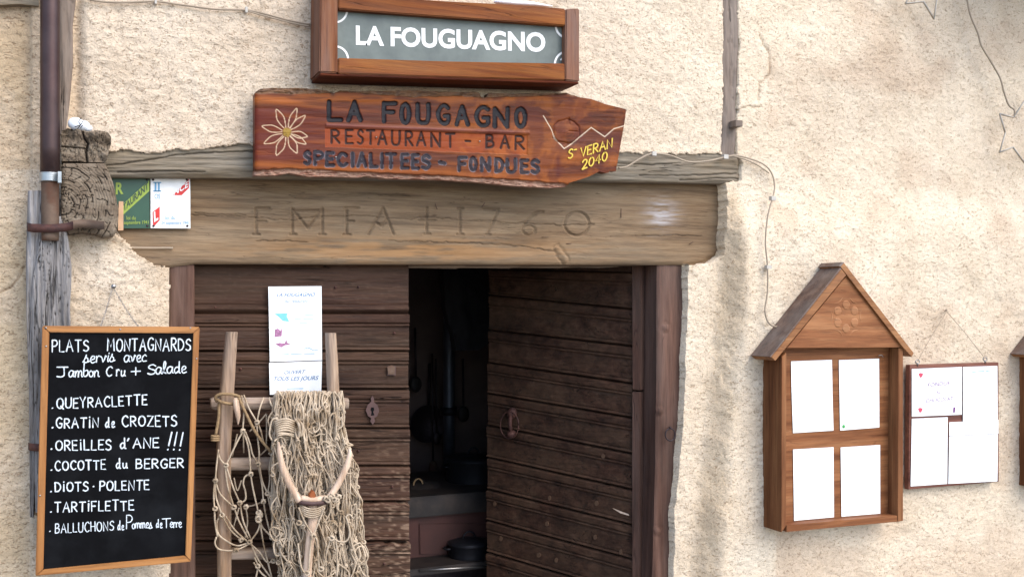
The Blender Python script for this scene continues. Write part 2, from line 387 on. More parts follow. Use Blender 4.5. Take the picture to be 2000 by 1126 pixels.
# ------------------------------------------------------------------ strokes and lettering
GL = {
'A': (.72, ['s', (0, 0), (.36, 1), (.72, 0)], ['s', (.14, .38), (.58, .38)]),
'B': (.58, ['s', (0, 0), (0, 1)], ['c', (0, 1), (.38, .97), (.48, .78), (.36, .57), (0, .53)], ['c', (.1, .53), (.46, .48), (.57, .27), (.42, .05), (0, 0)]),
'C': (.64, ['c', (.62, .84), (.42, 1), (.15, .87), (0, .5), (.14, .14), (.4, 0), (.64, .14)]),
'D': (.62, ['s', (0, 0), (0, 1)], ['c', (0, 1), (.36, .94), (.6, .68), (.6, .34), (.38, .06), (0, 0)]),
'E': (.52, ['s', (.5, 1), (0, 1), (0, 0), (.52, 0)], ['s', (0, .52), (.42, .52)]),
'F': (.52, ['s', (.52, 1), (0, 1), (0, 0)], ['s', (0, .52), (.4, .52)]),
'G': (.66, ['c', (.62, .86), (.4, 1), (.14, .87), (0, .5), (.13, .13), (.38, 0), (.6, .1), (.64, .42)], ['s', (.64, .42), (.4, .42)]),
'H': (.6, ['s', (0, 0), (0, 1)], ['s', (.6, 0), (.6, 1)], ['s', (0, .5), (.6, .5)]),
'I': (.06, ['s', (.03, 0), (.03, 1)]),
'J': (.7, ['s', (.02, 1), (.7, 1)], ['c', (.45, 1), (.46, .5), (.44, .15), (.25, 0), (0, .05)]),
'L': (.5, ['s', (0, 1), (0, 0), (.5, 0)]),
'M': (.8, ['s', (0, 0), (.06, 1), (.4, .3), (.74, 1), (.8, 0)]),
'N': (.62, ['s', (0, 0), (0, 1), (.6, 0), (.62, 1)]),
'O': (.7, ['c', (.35, 1), (.1, .86), (0, .5), (.1, .14), (.35, 0), (.6, .14), (.7, .5), (.6, .86), (.35, 1)]),
'P': (.55, ['s', (0, 0), (0, 1)], ['c', (0, 1), (.38, .98), (.55, .76), (.4, .52), (0, .46)]),
'Q': (.72, ['c', (.35, 1), (.1, .86), (0, .5), (.1, .14), (.35, 0), (.6, .14), (.7, .5), (.6, .86), (.35, 1)], ['s', (.45, .22), (.75, -.08)]),
'R': (.58, ['s', (0, 0), (0, 1)], ['c', (0, 1), (.38, .98), (.54, .76), (.4, .54), (0, .48)], ['s', (.2, .48), (.58, 0)]),
'S': (.56, ['c', (.54, .85), (.34, 1), (.08, .88), (.06, .66), (.28, .52), (.5, .4), (.52, .14), (.26, 0), (0, .1)]),
'T': (.66, ['s', (0, 1), (.66, 1)], ['s', (.33, 1), (.33, 0)]),
'U': (.62, ['c', (0, 1), (0, .35), (.1, .06), (.31, 0), (.52, .06), (.62, .35), (.62, 1)]),
'V': (.64, ['s', (0, 1), (.32, 0), (.64, 1)]),
'Y': (.6, ['s', (0, 1), (.3, .48), (.6, 1)], ['s', (.3, .48), (.3, 0)]),
'Z': (.6, ['s', (0, 1), (.6, 1), (0, 0), (.62, 0)]),
'0': (.56, ['c', (.28, 1), (.06, .8), (0, .5), (.06, .2), (.28, 0), (.5, .2), (.56, .5), (.5, .8), (.28, 1)]),
'1': (.1, ['s', (.05, 0), (.05, 1)]),
'2': (.56, ['c', (0, .8), (.22, 1), (.5, .86), (.46, .55), (.2, .22), (0, 0)], ['s', (0, 0), (.56, .02)]),
'4': (.56, ['s', (.4, 0), (.4, 1), (0, .35), (.56, .35)]),
'6': (.56, ['c', (.5, .98), (.22, .8), (.03, .42), (.1, .08), (.3, 0), (.5, .12), (.5, .36), (.3, .46), (.06, .34)]),
'7': (.56, ['s', (0, 1), (.56, 1), (.2, 0)]),
'.': (.12, ['s', (.03, .04), (.09, .07)]), '-': (.4, ['s', (0, .48), (.4, .48)]), '*': (.12, ['s', (.03, .42), (.09, .46)]),
'+': (.66, ['s', (0, .42), (.66, .42)], ['s', (.33, .1), (.33, .76)]), "'": (.14, ['s', (.12, 1), (.02, .75)]),
'!': (.2, ['s', (.16, 1.2), (.08, .3)], ['s', (.05, .02), (.07, .06)]), ' ': (.55,),
'i': (.2, ['s', (.1, 0), (.1, .8)], ['s', (.09, 1.04), (.12, 1.08)]),
'a': (.52, ['c', (.44, .5), (.2, .56), (.02, .34), (.08, .05), (.28, .04), (.44, .4)], ['c', (.44, .5), (.42, .12), (.52, .03)]),
'b': (.46, ['c', (.02, 1.05), (.02, .5), (.04, .05), (.26, 0), (.42, .2), (.36, .48), (.08, .42)]),
'c': (.4, ['c', (.38, .44), (.22, .54), (.02, .3), (.1, .04), (.4, .06)]),
'd': (.5, ['c', (.4, .46), (.2, .54), (.02, .3), (.12, .02), (.38, .2)], ['c', (.4, 1.0), (.39, .4), (.4, .08), (.5, .03)]),
'e': (.42, ['c', (.04, .24), (.3, .32), (.34, .5), (.16, .55), (.03, .28), (.16, .01), (.42, .08)]),
'l': (.24, ['c', (0, .1), (.18, .7), (.14, 1.05), (.04, .8), (.06, .15), (.24, .03)]),
'm': (.72, ['c', (0, .5), (.04, .3), (.04, 0)], ['c', (.04, .3), (.2, .54), (.32, .42), (.32, 0)], ['c', (.32, .3), (.48, .54), (.62, .42), (.62, .08), (.72, .03)]),
'n': (.5, ['c', (0, .5), (.04, .3), (.04, 0)], ['c', (.04, .3), (.22, .54), (.38, .42), (.38, .08), (.5, .03)]),
'o': (.42, ['c', (.2, .54), (.02, .32), (.1, .04), (.3, .04), (.4, .3), (.2, .54)]),
'r': (.32, ['c', (0, .52), (.03, .3), (.03, 0)], ['c', (.03, .28), (.12, .5), (.24, .54), (.34, .46)]),
's': (.44, ['c', (-.04, .02), (.12, .32), (.22, .60)], ['c', (.22, .58), (.2, .42), (.34, .28), (.32, .06), (.16, -.02), (.04, .1)], ['c', (.3, .04), (.38, .04), (.46, .1)]),
'u': (.52, ['c', (0, .52), (.02, .12), (.18, .02), (.38, .2)], ['c', (.4, .52), (.4, .12), (.52, .03)]),
'v': (.44, ['c', (0, .48), (.1, .3), (.16, .02), (.3, .3), (.34, .54), (.44, .44)]),
}
GL['x'] = (.08, ['c', (.06, .56), (.02, .2), (.06, .02)], ['s', (.08, .74), (.1, .78)])   # lower case i of cursive words
def strokes(text, Apt, Bpt, h, gap=.2, slant=0, wob=0, seed=0):
    """text laid from Apt to Bpt (baseline) with cap height h -> list of polylines in picture units"""
    rg = random.Random(seed); tot = sum(GL[c][0]+gap for c in text)-gap; x = 0; out = []
    ax, ay = Apt; bx, by = Bpt; dx, dy = (bx-ax)/tot, (by-ay)/tot
    for c in text:
        g = GL[c]; jy = rg.uniform(-wob, wob)*h; js = 1+rg.uniform(-wob, wob)*1.4; sl_ = slant+rg.uniform(-wob, wob)
        for stn in g[1:]:
            pts = [(p[0]+sl_*p[1], p[1]*js) for p in stn[1:]]
            if stn[0] == 'c': pts = [tuple(q) for q in catmull(pts, 4)]
            out.append([(ax+(x+p[0])*dx, ay+(x+p[0])*dy-p[1]*h-jy) for p in pts])
        x += g[0]+gap
    return out
def ribbons(name, sts, pl, off, width, mat, parent, kind=None, label=None, vary=.25, seed=1):
    rg = random.Random(seed); mb = MB(); k = 0
    for st_ in sts:
        p = A(st_, float)
        if len(p) < 2: continue
        d = np.gradient(p, axis=0); d /= (np.linalg.norm(d, axis=1)[:, None]+1e-9); nrm = np.stack([-d[:, 1], d[:, 0]], -1)
        wv = width*.5*(1+vary*(A([rg.random() for _ in p])-.5)); e = width*.35
        p = p.copy(); p[0] -= d[0]*e*.4; p[-1] += d[-1]*e*.4
        L = p+nrm*wv[:, None]; R = p-nrm*wv[:, None]
        c0 = p[0]-d[0]*e; c1 = p[-1]+d[-1]*e
        allp = np.concatenate([L, R, [c0], [c1]]); n = len(p)
        W = pl.at(allp[:, 0], allp[:, 1])+pl.n*(off+k*.00004); k += 1
        fs = [(i, i+1, n+i+1, n+i) for i in range(n-1)]+[(2*n, 0, n), (2*n+1, 2*n-1, n-1)]
        mb.add(W, fs)
    return mb.build(name, mat, parent, smooth=False, kind=kind, label=label)
def ftext(name, text, Apt, Bpt, up, pl, off, mat, parent, bold=0.0, label=None):
    cu = bpy.data.curves.new('lettering_curve', 'FONT'); cu.body = text; cu.offset = bold; cu.resolution_u = 4
    ob = bpy.data.objects.new('lettering_curve', cu); COL.objects.link(ob)
    dg = bpy.context.evaluated_depsgraph_get(); me = ob.evaluated_get(dg).to_mesh()
    v = A([q.co[:] for q in me.vertices], float); fs = [list(p.vertices) for p in me.polygons]
    bpy.data.objects.remove(ob); bpy.data.curves.remove(cu)
    x0, x1 = v[:, 0].min(), v[:, 0].max(); H = .73 if any(c.isupper() or c.isdigit() for c in text) else .56
    s = (v[:, 0]-x0)/(x1-x0); t = v[:, 1]/H
    px = Apt[0]+s*(Bpt[0]-Apt[0])+t*up[0]; py = Apt[1]+s*(Bpt[1]-Apt[1])+t*up[1]
    W = pl.at(px, py)+pl.n*off
    return mkobj(name, W, fs, mat, parent, label=label)

# ================================================================== the house front
house = thing('stone_house', 'old rendered mountain house front with carved timber lintel over its double door', 'house', (1.5, 0, 0))
OPEN = [(334, 518), (1355, 515), (1354, 600), (1349, 760), (1338, 880), (1329, 1000), (1326, 1130), (1326, 2600), (334, 2600)]
LINT = [(205, 344), (1418, 358), (1420, 375), (1419, 496), (1410, 506), (1356, 518), (331, 521), (300, 513), (268, 496), (244, 470), (220, 452)]
BEAM = [(195, 297), (218, 296), (300, 300), (345, 295), (420, 290), (470, 284), (600, 287), (1230, 300), (1300, 302), (1438, 301), (1446, 312), (1446, 350), (1400, 362), (1395, 380), (210, 370)]
POST = [(1414, -700), (1441, -700), (1440, 20), (1442, 90), (1440, 200), (1436, 306), (1409, 306), (1412, 150)]
# --- plaster sheet, one dense grid over the wall that the photograph shows, coarse beyond
uu = (np.unique(np.concatenate([np.arange(-70, 2071, 3.0), np.arange(1318, 1364, .9), np.arange(1404, 1432, 1.2)]))-1000)/FPX
Xf = DIST*np.tan(TH+np.arctan(uu))
Xs = np.concatenate([np.linspace(-3.5, Xf[0]-.1, 24), Xf, np.linspace(Xf[-1]+.1, 8, 24)])
Zf = np.arange(.38, 3.08, .0043)
Zs = np.concatenate([np.linspace(-.02, .36, 12), Zf, np.linspace(3.12, 5.2, 26)])
XX, ZZ = np.meshgrid(Xs, Zs); px, py = proj(XX, 0*XX, ZZ)
wx = px+(fbm(XX*40, ZZ*40, 4, 1)-.5)*7; wy = py+(fbm(XX*40, ZZ*40, 3, 2)-.5)*9
lump = fbm(XX*46, ZZ*62, 3, 3)-.5; big = fbm(XX*3.2, ZZ*3.2, 4, 4)-.5; mid = fbm(XX*12, ZZ*16, 3, 5)-.5
stm = np.exp(-((px-F((300, 1428), (380, 1424), (540, 1432), (640, 1424), (800, 1408), (900, 1396), (1126, 1382), (2600, 1360))(py))/30)**2)*sm(330, 420, py)
H = (.0068-.0022*sm(1000, 1500, px))*(1-.6*stm)*lump+.018*big+.007*mid                      # + = towards the street
rightm = sm(360, 470, py)
cx = F((300, 1428), (380, 1424), (540, 1432), (640, 1424), (800, 1408), (900, 1396), (1126, 1382), (2600, 1360))(py)
step = sm(-24, 22, px-cx+(fbm(XX*7, ZZ*7, 3, 6)-.5)*16)
R = (px > 1180).astype(float)
H += R*rightm*(-.035+.078*step)
strip = np.exp(-((px-cx+(fbm(XX*9, ZZ*7, 3, 2)-.5)*20)/18)**2)*R*sm(330, 420, py)
H += strip*(fbm(XX*46, ZZ*30, 4, 7)-.5)*.012
# soft bulges left of the door
leftz = sm(470, 520, py)*(px < 360)
H += leftz*(.012*np.exp(-((px-230)/70)**2)-.03*sm(300, 335, px))
H -= .02*np.exp(-((px-148)/14.)**2)*(py < 300)*(py > -300)
H += -.012*(px < 60)+.01*sm(100, 20, px)*0
crk_pts = [[(1483, 62), (1490, 85), (1502, 98), (1506, 143), (1486, 160), (1482, 196)], [(1446, 214), (1465, 208), (1485, 210)],
           [(48, 520), (34, 545), (20, 562), (2, 568)], [(1500, 180), (1512, 186)]]
for c_ in crk_pts:
    dd = segdist(wx, wy, c_); H -= .005*np.exp(-(dd/1.7)**2)
inB = inpoly(wx, wy, BEAM) | inpoly(wx, wy, LINT) | inpoly(wx, wy, POST)
inO = inpoly(px+(fbm(XX*14, ZZ*14, 4, 5)-.5)*7, py, OPEN)
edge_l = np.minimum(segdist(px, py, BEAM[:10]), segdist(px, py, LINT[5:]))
H += np.where(inB, 0, .006*np.exp(-(edge_l/14)**2))
Yw = -H; Yw = np.where(inB, .2, Yw); Yw = np.where(inO, .30, Yw)
W = np.stack([XX, Yw, ZZ], -1)
q4 = inO[:-1, :-1] & inO[1:, :-1] & inO[1:, 1:] & inO[:-1, 1:]
paint = np.ones(XX.shape+(4,))
def tint(mask, c):
    for k in range(3): paint[..., k] *= 1-mask*(1-c[k])
greying = sm(.42, .66, fbm(XX*3.4, ZZ*3.4, 5, 2)+.30*sm(230, -20, py)*sm(1450, 1800, px)-.24*sm(250, 480, py)-.3*sm(1520, 1400, px))  # noisy greying of the plaster, denser towards the upper right
tint(np.clip(greying, 0, 1)*.28, (.66, .62, .61))
tint(np.clip(strip*1.25, 0, 1)*np.clip(.85+.4*(fbm(XX*14, ZZ*9, 4, 5)-.4), 0, 1)*.6, (.86, .76, .62))
tint(sm(1140, 1000, py)*0+sm(.45, .7, fbm(XX*4, ZZ*5, 4, 3)+.25*sm(980, 1126, py))*(px > 1500)*.5, (.80, .72, .68))
tint(sm(75, 40, px)*(.35+.5*sm(.4, .65, fbm(XX*9, ZZ*6, 4, 6))), (.88, .84, .74))
tint(sm(170, 140, px)*(py < 330)*.5, (.80, .70, .58))
tint(np.exp(-((px-345)/30)**2)*0+((px < 335) & (py > 460))*sm(.4, .62, fbm(XX*10, ZZ*10, 4, 1))*.35, (.88, .84, .76))
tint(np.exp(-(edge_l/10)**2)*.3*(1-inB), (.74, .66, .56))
rightc = sm(1000, 1500, px); tint((1-rightc)*np.ones_like(px)*.85, (.85, .79, .735)); tint(rightc*np.ones_like(px), (.99, .95, .89))  # left-to-right brightness gradient of the exposure painted into the plaster tint
for c_ in crk_pts: tint(np.exp(-(segdist(wx, wy, c_)/1.5)**2)*.7, (.4, .33, .27))
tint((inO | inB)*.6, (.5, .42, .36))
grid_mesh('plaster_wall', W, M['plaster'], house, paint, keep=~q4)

# --- carved lintel
PX, PY = hgrid(203, 1414, F((203, 338), (1414, 352)), F((203, 452), (226, 460), (262, 505), (300, 522), (331, 522), (380, 515), (800, 516), (1340, 517), (1372, 518), (1404, 514), (1414, 506)), 640, 110)
def LS(pts): return A(pts, float)
carve = [[(500, 406), (500, 457)], [(500, 406), (527, 406)], [(500, 432), (520, 432)], [(494, 458), (506, 458)],
  [(571, 457), (571, 407)], [(571, 407), (601, 446)], [(601, 446), (629, 407)], [(629, 407), (629, 457)], [(573, 412), (622, 411)], [(566, 458), (578, 458)], [(623, 458), (635, 458)],
  [(677, 457), (677, 406)], [(672, 406), (700, 406)], [(677, 432), (690, 432)], [(671, 458), (684, 458)],
  [(720, 457), (748, 406)], [(748, 406), (769, 457)], [(733, 434), (745, 442), (756, 430)],
  [(834, 405), (834, 457)], [(818, 430), (850, 430)], [(829, 457), (840, 457)], [(899, 407), (899, 457)], [(894, 407), (905, 407)], [(893, 458), (905, 458)],
  [(945, 409), (974, 409)], [(974, 409), (953, 457)], [(950, 458), (957, 458)]]
carve.append([tuple(q) for q in catmull([(1061, 413), (1048, 415), (1035, 425), (1024, 440), (1022, 452), (1032, 459), (1043, 456), (1045, 446), (1035, 440), (1024, 444)], 4)])
carve.append([(1126+24*math.cos(a), 437+23*math.sin(a)) for a in np.linspace(0, 2*math.pi, 26)])
H = (fbm(PX/90, PY/7, 4, 2)-.5)*.0018+(fbm(PX/40, PY/2.2, 3, 5)-.5)*.0016+(fbm(PX/160, PY/60, 2, 1)-.5)*.012
dc = np.full(PX.shape, 99.)
for c_ in carve: dc = np.minimum(dc, segdist(PX, PY, c_))
H -= .0075*np.clip(1-dc/3.3, 0, 1); H += .0008*np.exp(-((dc-4.6)/1.5)**2)
cr = np.full(PX.shape, 99.)
for c_, wdt in (([(376, 420), (440, 422), (500, 424), (560, 430), (620, 424), (690, 421), (740, 424), (800, 428), (840, 423), (900, 430), (960, 432), (1040, 437), (1100, 440), (1160, 437)], 1), ([(380, 415), (440, 419), (480, 418)], 1), ([(760, 470), (900, 474), (1000, 478), (1080, 490)], 1),
                ([(820, 424), (850, 422)], 2), ([(640, 380), (720, 378), (800, 381)], 1), ([(1240, 459), (1370, 460)], 1), ([(500, 470), (600, 471)], 1)):
    cr = np.minimum(cr, segdist(PX, PY+(fbm(PX/12, PY/12, 2, 3)-.5)*5, c_)/wdt)
H -= .005*np.exp(-(cr/1.0)**2)
kn = segdist(PX, PY, [(1088, 486), (1096, 496), (1104, 508)]); H += .004*np.exp(-(kn/4)**2)-.004*np.exp(-((kn+(fbm(PX/9, PY/9, 2, 4)-.5)*6-8)/2)**2)
edg = np.minimum(PY-F((203, 338), (1409, 352))(PX), np.minimum(F((203, 452), (226, 460), (262, 505), (300, 522), (331, 522), (380, 515), (1340, 517), (1372, 512), (1396, 500), (1409, 488))(PX)-PY, 1409-PX)); H -= .010*np.exp(-np.clip(edg, 0, 99)/4)
pa = np.zeros(PX.shape+(4,)); pa[..., :3] = S(62, 46, 34)[:3]; pa[..., 3] = .5*np.exp(-(cr/.9)**2)+.12*np.clip(1-dc/2.6, 0, 1)*(.5+fbm(PX/8, PY/8, 2, 3))
wp = np.exp(-(((PX-1292)/26)**2+((PY-418)/24)**2))*np.clip(2.2*(fbm(PX/30, PY/4, 4, 4)-.28), 0, 1)
wsel = wp > pa[..., 3]; pa[wsel, :3] = S(182, 180, 182)[:3]; pa[..., 3] = np.where(wsel, np.clip(wp, 0, .85), pa[..., 3])
orr = np.exp(-(((PX-800)/330)**2+((PY-490)/26)**2))*np.clip(2*(fbm(PX/60, PY/6, 4, 6)-.32), 0, .5)
osel = orr > pa[..., 3]; pa[osel, :3] = S(172, 126, 78)[:3]; pa[..., 3] = np.where(osel, orr, pa[..., 3]); pa[..., 3] = np.clip(pa[..., 3], 0, .9)
YL = .06
patch('lintel', PX, PY, H, WP(YL), .35, M['lintel'], house, pa)
mb = MB()
for a_, b_ in (((1213, 407), (1213, 425)), ((850, 398), (854, 409)), ((941, 404), (947, 396)), ((1346, 477), (1354, 472)), ((1106, 476), (1116, 475)), ((1058, 463), (1071, 463))):
    mb.tube([P(a_[0], a_[1], YL-.004), P(b_[0], b_[1], YL-.006)], .0011, 5)
mb.build('old_nails', M['rust'], house, kind='stuff')
# --- upper beam
tB = F((205, 288), (345, 288), (470, 280), (1230, 290), (1438, 298), (1447, 306)); bB = F((205, 345), (500, 347), (800, 350), (1100, 352), (1300, 356), (1430, 358), (1447, 354))
PX, PY = hgrid(205, 1447, tB, bB, 560, 44)
H = (fbm(PX/110, PY/6, 4, 3)-.5)*.010+(fbm(PX/30, PY/2.4, 3, 6)-.5)*.003
cr = np.full(PX.shape, 99.)
for c_ in ([(207, 323), (250, 318), (300, 311), (345, 302), (420, 297), (497, 296)], [(1250, 342), (1330, 343), (1440, 338)], [(1330, 352), (1400, 347), (1445, 349)], [(1200, 318), (1260, 322), (1330, 318)], [(230, 336), (330, 333), (400, 336)]):
    cr = np.minimum(cr, segdist(PX, PY+(fbm(PX/14, PY/14, 2, 3)-.5)*3, c_))
H -= .007*np.exp(-(cr/1.2)**2); edg = np.minimum(bB(PX)-PY, 1447-PX); H -= .014*np.exp(-np.clip(edg, 0, 99)/5)
pa = np.zeros(PX.shape+(4,)); pa[..., :3] = S(58, 48, 40)[:3]; pa[..., 3] = .8*np.exp(-(cr/1.1)**2)
patch('upper_beam', PX, PY, H, WP(.002), .13, M['beam'], house, pa)
# --- timber post above the beam, timber behind the drainpipe, timber at the top left edge
def vpost(name, y0, y1, lef, rig, Y, thick, mat, parent, nx=14, ny=160, amp=.006, seed=1, paint=False, label=None):
    PX, PY = vgrid(y0, y1, lef, rig, nx, ny); t = np.linspace(0, 1, nx)[None]
    H = (fbm(PX/5, PY/70, 4, seed)-.5)*amp*2-.008*(np.exp(-t/.08)+np.exp(-(1-t)/.08))
    g = fbm(PX/3.2, PY/130, 2, seed+2); c = np.exp(-((g-.5)/.02)**2)*(fbm(PX/20, PY/60, 2, seed+3) > .45); H = H-.006*c
    pa = None
    if paint: pa = np.zeros(PX.shape+(4,)); pa[..., :3] = S(52, 44, 42)[:3]; pa[..., 3] = .8*c
    return patch(name, PX, PY, H, WP(Y), thick, mat, parent, pa, label)
vpost('wall_post', -500, 303, F((-500, 1412), (20, 1414), (150, 1411), (280, 1407), (303, 1403)), F((-500, 1441), (20, 1443), (90, 1444), (200, 1440), (303, 1438)), -.002, .1, M['beamv'], house)
vpost('timber_behind_pipe', -500, 262, F((-500, 108), (262, 108)), F((-500, 149), (0, 148), (50, 142), (120, 143), (200, 136), (262, 128)), -.004, .06, M['beamv'], house)
PX, PY = hgrid(-60, 76, F((-60, -60), (76, -60)), F((-60, 14), (0, 10), (40, 8), (76, 12)), 50, 20)
patch('eaves_timber', PX, PY, (fbm(PX/40, PY/4, 3, 3)-.5)*.006, WP(-.012), .06, M['beam'], house, np.zeros(PX.shape+(4,)))
peg = slab('wooden_peg', [(1437, 234), (1451, 235), (1451, 247), (1437, 247)], -.045, .06, M['beamv'], house, .002)
# --- sawn beam ends sticking out of the wall
def beamend(name, x0, x1, top, bot, Y, thick, cen, nx, ny, seed):
    PX, PY = hgrid(x0, x1, top, bot, nx, ny); r = np.hypot(PX-cen[0], (PY-cen[1])*.98); a = np.arctan2(PY-cen[1], PX-cen[0])
    rw = r+(fbm(PX/18, PY/18, 3, seed)-.5)*6
    rings = np.sin(rw*1.15+3*(fbm(rw/7, rw*0, 2, seed)-.5)); H = rings*.0006
    cells = np.abs((a*26/(2*math.pi)+(fbm(rw/9, a*2, 2, seed+1)-.5)*1.3) % 1-.5)*2
    strength = fbm(rw/7+40, np.floor(a*26/(2*math.pi))*3.3, 2, seed+2)
    rc = np.exp(-((cells*r/26*6.28/2)/.8)**2)*(strength > .5)*sm(5, 16, r)
    ringc = np.exp(-(((rw/13) % 1-.5)*13/1.0)**2)*(fbm(a*3+5, np.floor(rw/13)*2.7, 2, seed+3) > .47)
    c2 = np.abs((fbm(PX/9, PY/6, 2, seed+4)-.5)); c2 = np.exp(-(c2/.012)**2)*.45
    crk = np.clip(rc+ringc, 0, 1)
    H -= .005*crk; H += (fbm(PX/16, PY/16, 4, seed+5)-.5)*.007
    e = np.minimum.reduce([PX-x0, x1-PX, PY-top(PX), bot(PX)-PY]); H -= .012*np.exp(-np.clip(e, 0, 99)/4)
    pa = np.zeros(PX.shape+(4,)); pa[..., :3] = S(30, 24, 20)[:3]
    lightm = np.clip(2*(fbm(PX/22, PY/22, 4, seed+6)-.45), 0, 1)*.45
    pa[..., 3] = np.clip(.7*crk+.15*(rings < -.3), 0, .95); m_ = lightm > pa[..., 3]; pa[m_, :3] = S(150, 138, 120)[:3]; pa[..., 3] = np.where(m_, lightm, pa[..., 3])
    return patch(name, PX, PY, H, WP(Y), thick, M['log'], house, pa)
beamend('sawn_beam_end', 119, 232, F((119, 326), (124, 318), (204, 318), (212, 332), (222, 358), (232, 410)), F((119, 442), (135, 456), (160, 452), (185, 456), (205, 463), (222, 460), (228, 452), (232, 420)), -.085, .1, (124, 399), 130, 150, 1)
PX, PY = hgrid(120, 217, F((120, 256), (132, 250), (150, 252), (172, 258), (188, 254), (196, 256), (210, 258), (217, 268)), F((120, 314), (204, 317), (210, 305), (217, 280)), 90, 66)
H = (fbm(PX/20, PY/20, 4, 2)-.5)*.03; cr = np.minimum(segdist(PX, PY, [(160, 252), (164, 270), (172, 280), (168, 296), (170, 316)]), segdist(PX, PY, [(120, 286), (140, 288), (168, 290)])+1)
H -= .014*np.exp(-(cr/2)**2); st2 = np.abs(fbm(PX/4, PY/14, 3, 5)-.5); H -= .004*np.exp(-(st2/.03)**2)
sh = np.exp(-(((PX-190)/14)**2+((PY-262)/9)**2)); H += .016*sh
pa = np.zeros(PX.shape+(4,)); pa[..., :3] = S(34, 26, 20)[:3]; pa[..., 3] = np.clip(.9*np.exp(-(cr/1.8)**2)+.6*np.exp(-(st2/.03)**2), 0, .95)
patch('split_beam_end', PX, PY, H, WP(-.075), .1, M['log'], house, pa)

# --- door frame
def jpatch(name, y0, y1, lef, rig, Y, thick, nx=26, ny=240, seed=4):
    PX, PY = vgrid(y0, y1, lef, rig, nx, ny)
    H = (fbm(PX/12, PY/90, 4, seed)-.5)*.008+(fbm(PX/4, PY/50, 3, seed+1)-.5)*.003
    for kx, ky in ((1288, 803), (1285, 1037), (1300, 640)): d = np.hypot(PX-kx, PY-ky); H += .006*np.exp(-(d/7)**2)-.004*np.exp(-((d-9)/2.5)**2)
    e = np.minimum(PX-lef(PY), rig(PY)-PX); H -= .008*np.exp(-np.clip(e, 0, 99)/3)
    return patch(name, PX, PY, H, WP(Y), thick, M['jamb'], house)
jpatch('door_jamb', 517, 1560, F((517, 1284), (700, 1284), (900, 1282), (1126, 1276), (1560, 1270)), F((517, 1362), (640, 1360), (760, 1356), (880, 1345), (1000, 1337), (1126, 1334), (1560, 1334)), .075, .17)
jpatch('door_jamb', 517, 1560, F((517, 330), (1560, 326)), F((517, 380), (1560, 384)), .075, .10, seed=9)
for q_ in ([(1338, 636), (1342, 640), (1341, 652), (1338, 648)], [(1336, 655), (1341, 654), (1340, 668), (1337, 672), (1335, 662)], [(1325, 866), (1328, 867), (1327, 880), (1324, 876)], [(1318, 1010), (1321, 1012), (1319, 1026)]):
    slab('lime_chip', q_, .062, .004, M['chip'], house, 0)
ring = MB(); c = V(1309, 846, .02); ring.tube([P(1309+9.5*math.cos(a), 848+12*math.sin(a), .052) for a in np.linspace(0, 2*math.pi, 20)], .0026, 6, cap=False)
ring.tube([P(1309, 834, .08), P(1309, 834, .048)], .004, 6); ring.build('iron_ring', M['iron'], house)
# --- left door leaf, closed, and right door leaf, swung into the room
YD = .115
def plank(PX, PY, T, pl, parent, thick, seed, wr=0., mat=None):
    prof = np.interp(T, [0, .02, .045, .235, .25, .275, .29, .31, .33, .345, .37, .39, .43, .86, .88, .905, .92, .935, .955, .975, 1],
                        [-9, -2, 0, 0, -5, -5, -.5, -.5, -.5, -5, -5, -4, -3.5, -3.5, -5, -5, -.5, 0, -.5, -4, -9])*.001
    H = prof*1.7+(fbm(PX/60, PY/5, 4, seed)-.5)*.003+(fbm(PX/20, PY/2.4, 2, seed+1)-.5)*.0014
    if seed >= 20:
        for kx, ky, kr in ((1171, 642, 17), (1103, 637, 9), (1097, 685, 6), (1218, 722, 8)):
            d = np.hypot(PX-kx, (PY-ky)*1.15); H = H-.003*np.exp(-((d-kr)/1.8)**2)+.0015*np.exp(-(d/kr)**2)
    pa = np.zeros(PX.shape+(4,)); pa[..., :3] = S(136, 112, 92)[:3]
    n_ = fbm(PX/9, PY/4, 5, seed+3); wear = sm(.5, .64, n_+wr*sm(.2, 0, np.abs(T-.28))*.10+wr*.10*sm(60, 0, np.abs(PX-800))-.12)*min(1, .35+wr)
    wear = wear+.30*sm(.50, .62, fbm(PX/8, PY/3, 3, seed+5))*(np.exp(-((T-.30)/.03)**2)+np.exp(-((T-.935)/.02)**2))
    wear = wear*(sm(600, 790, PX) if wr else 1); pa[..., 3] = np.clip(wear*(.2+.5*min(1, wr)), 0, .8)
    return patch('plank', PX, PY, H, pl, thick, mat or M['door'], parent, pa)
LB = [518, 613, 687, 761, 838, 911, 980, 1058, 1132, 1205, 1280, 1355, 1430]
dl = thing('door_leaf', None, None, P(590, 1500, YD)); dl.parent = house; dl.location = Vector((P(590, 1500, YD)-origin(house)).tolist())
rg = random.Random(5)
for i in range(len(LB)-1):
    a, b = LB[i]-.6, LB[i+1]-1.2; xe = [799, 800, 798.5, 800, 801, 801, 800, 802, 803, 803, 803, 803][i]
    dy0, dy1 = rg.uniform(-1, 1), rg.uniform(-1, 1)
    t_ = F((378, a-dy0*0), (803, a)); b_ = F((378, b), (803, b))
    PX, PY = hgrid(379, xe, t_, b_, 90, 64)
    # worn, chipped edges where the photograph shows them
    T = np.linspace(0, 1, 64)[:, None]+0*PX
    PY = PY+(fbm(PX/50, PX*0+i, 3, i)-.5)*3*(1-T)*0
    if i >= 6: PY = PY-np.where(T > .9, 1, 0)*0+(T < .1)*np.clip(fbm(PX/22, PX*0+i, 3, 2)-.45, 0, 1)*22*sm(600, 700, PX)
    tt = T if i else .36+.64*T
    plank(PX, PY, tt, WP(YD), dl, .035, i, max(0, (i-3)*.28))
slab('door_backing', [(379, 519), (796, 519), (799, 1540), (379, 1540)], YD+.036, .02, M['doorp'], dl, .001)
mb = MB(); EP = WP(YD-.004)
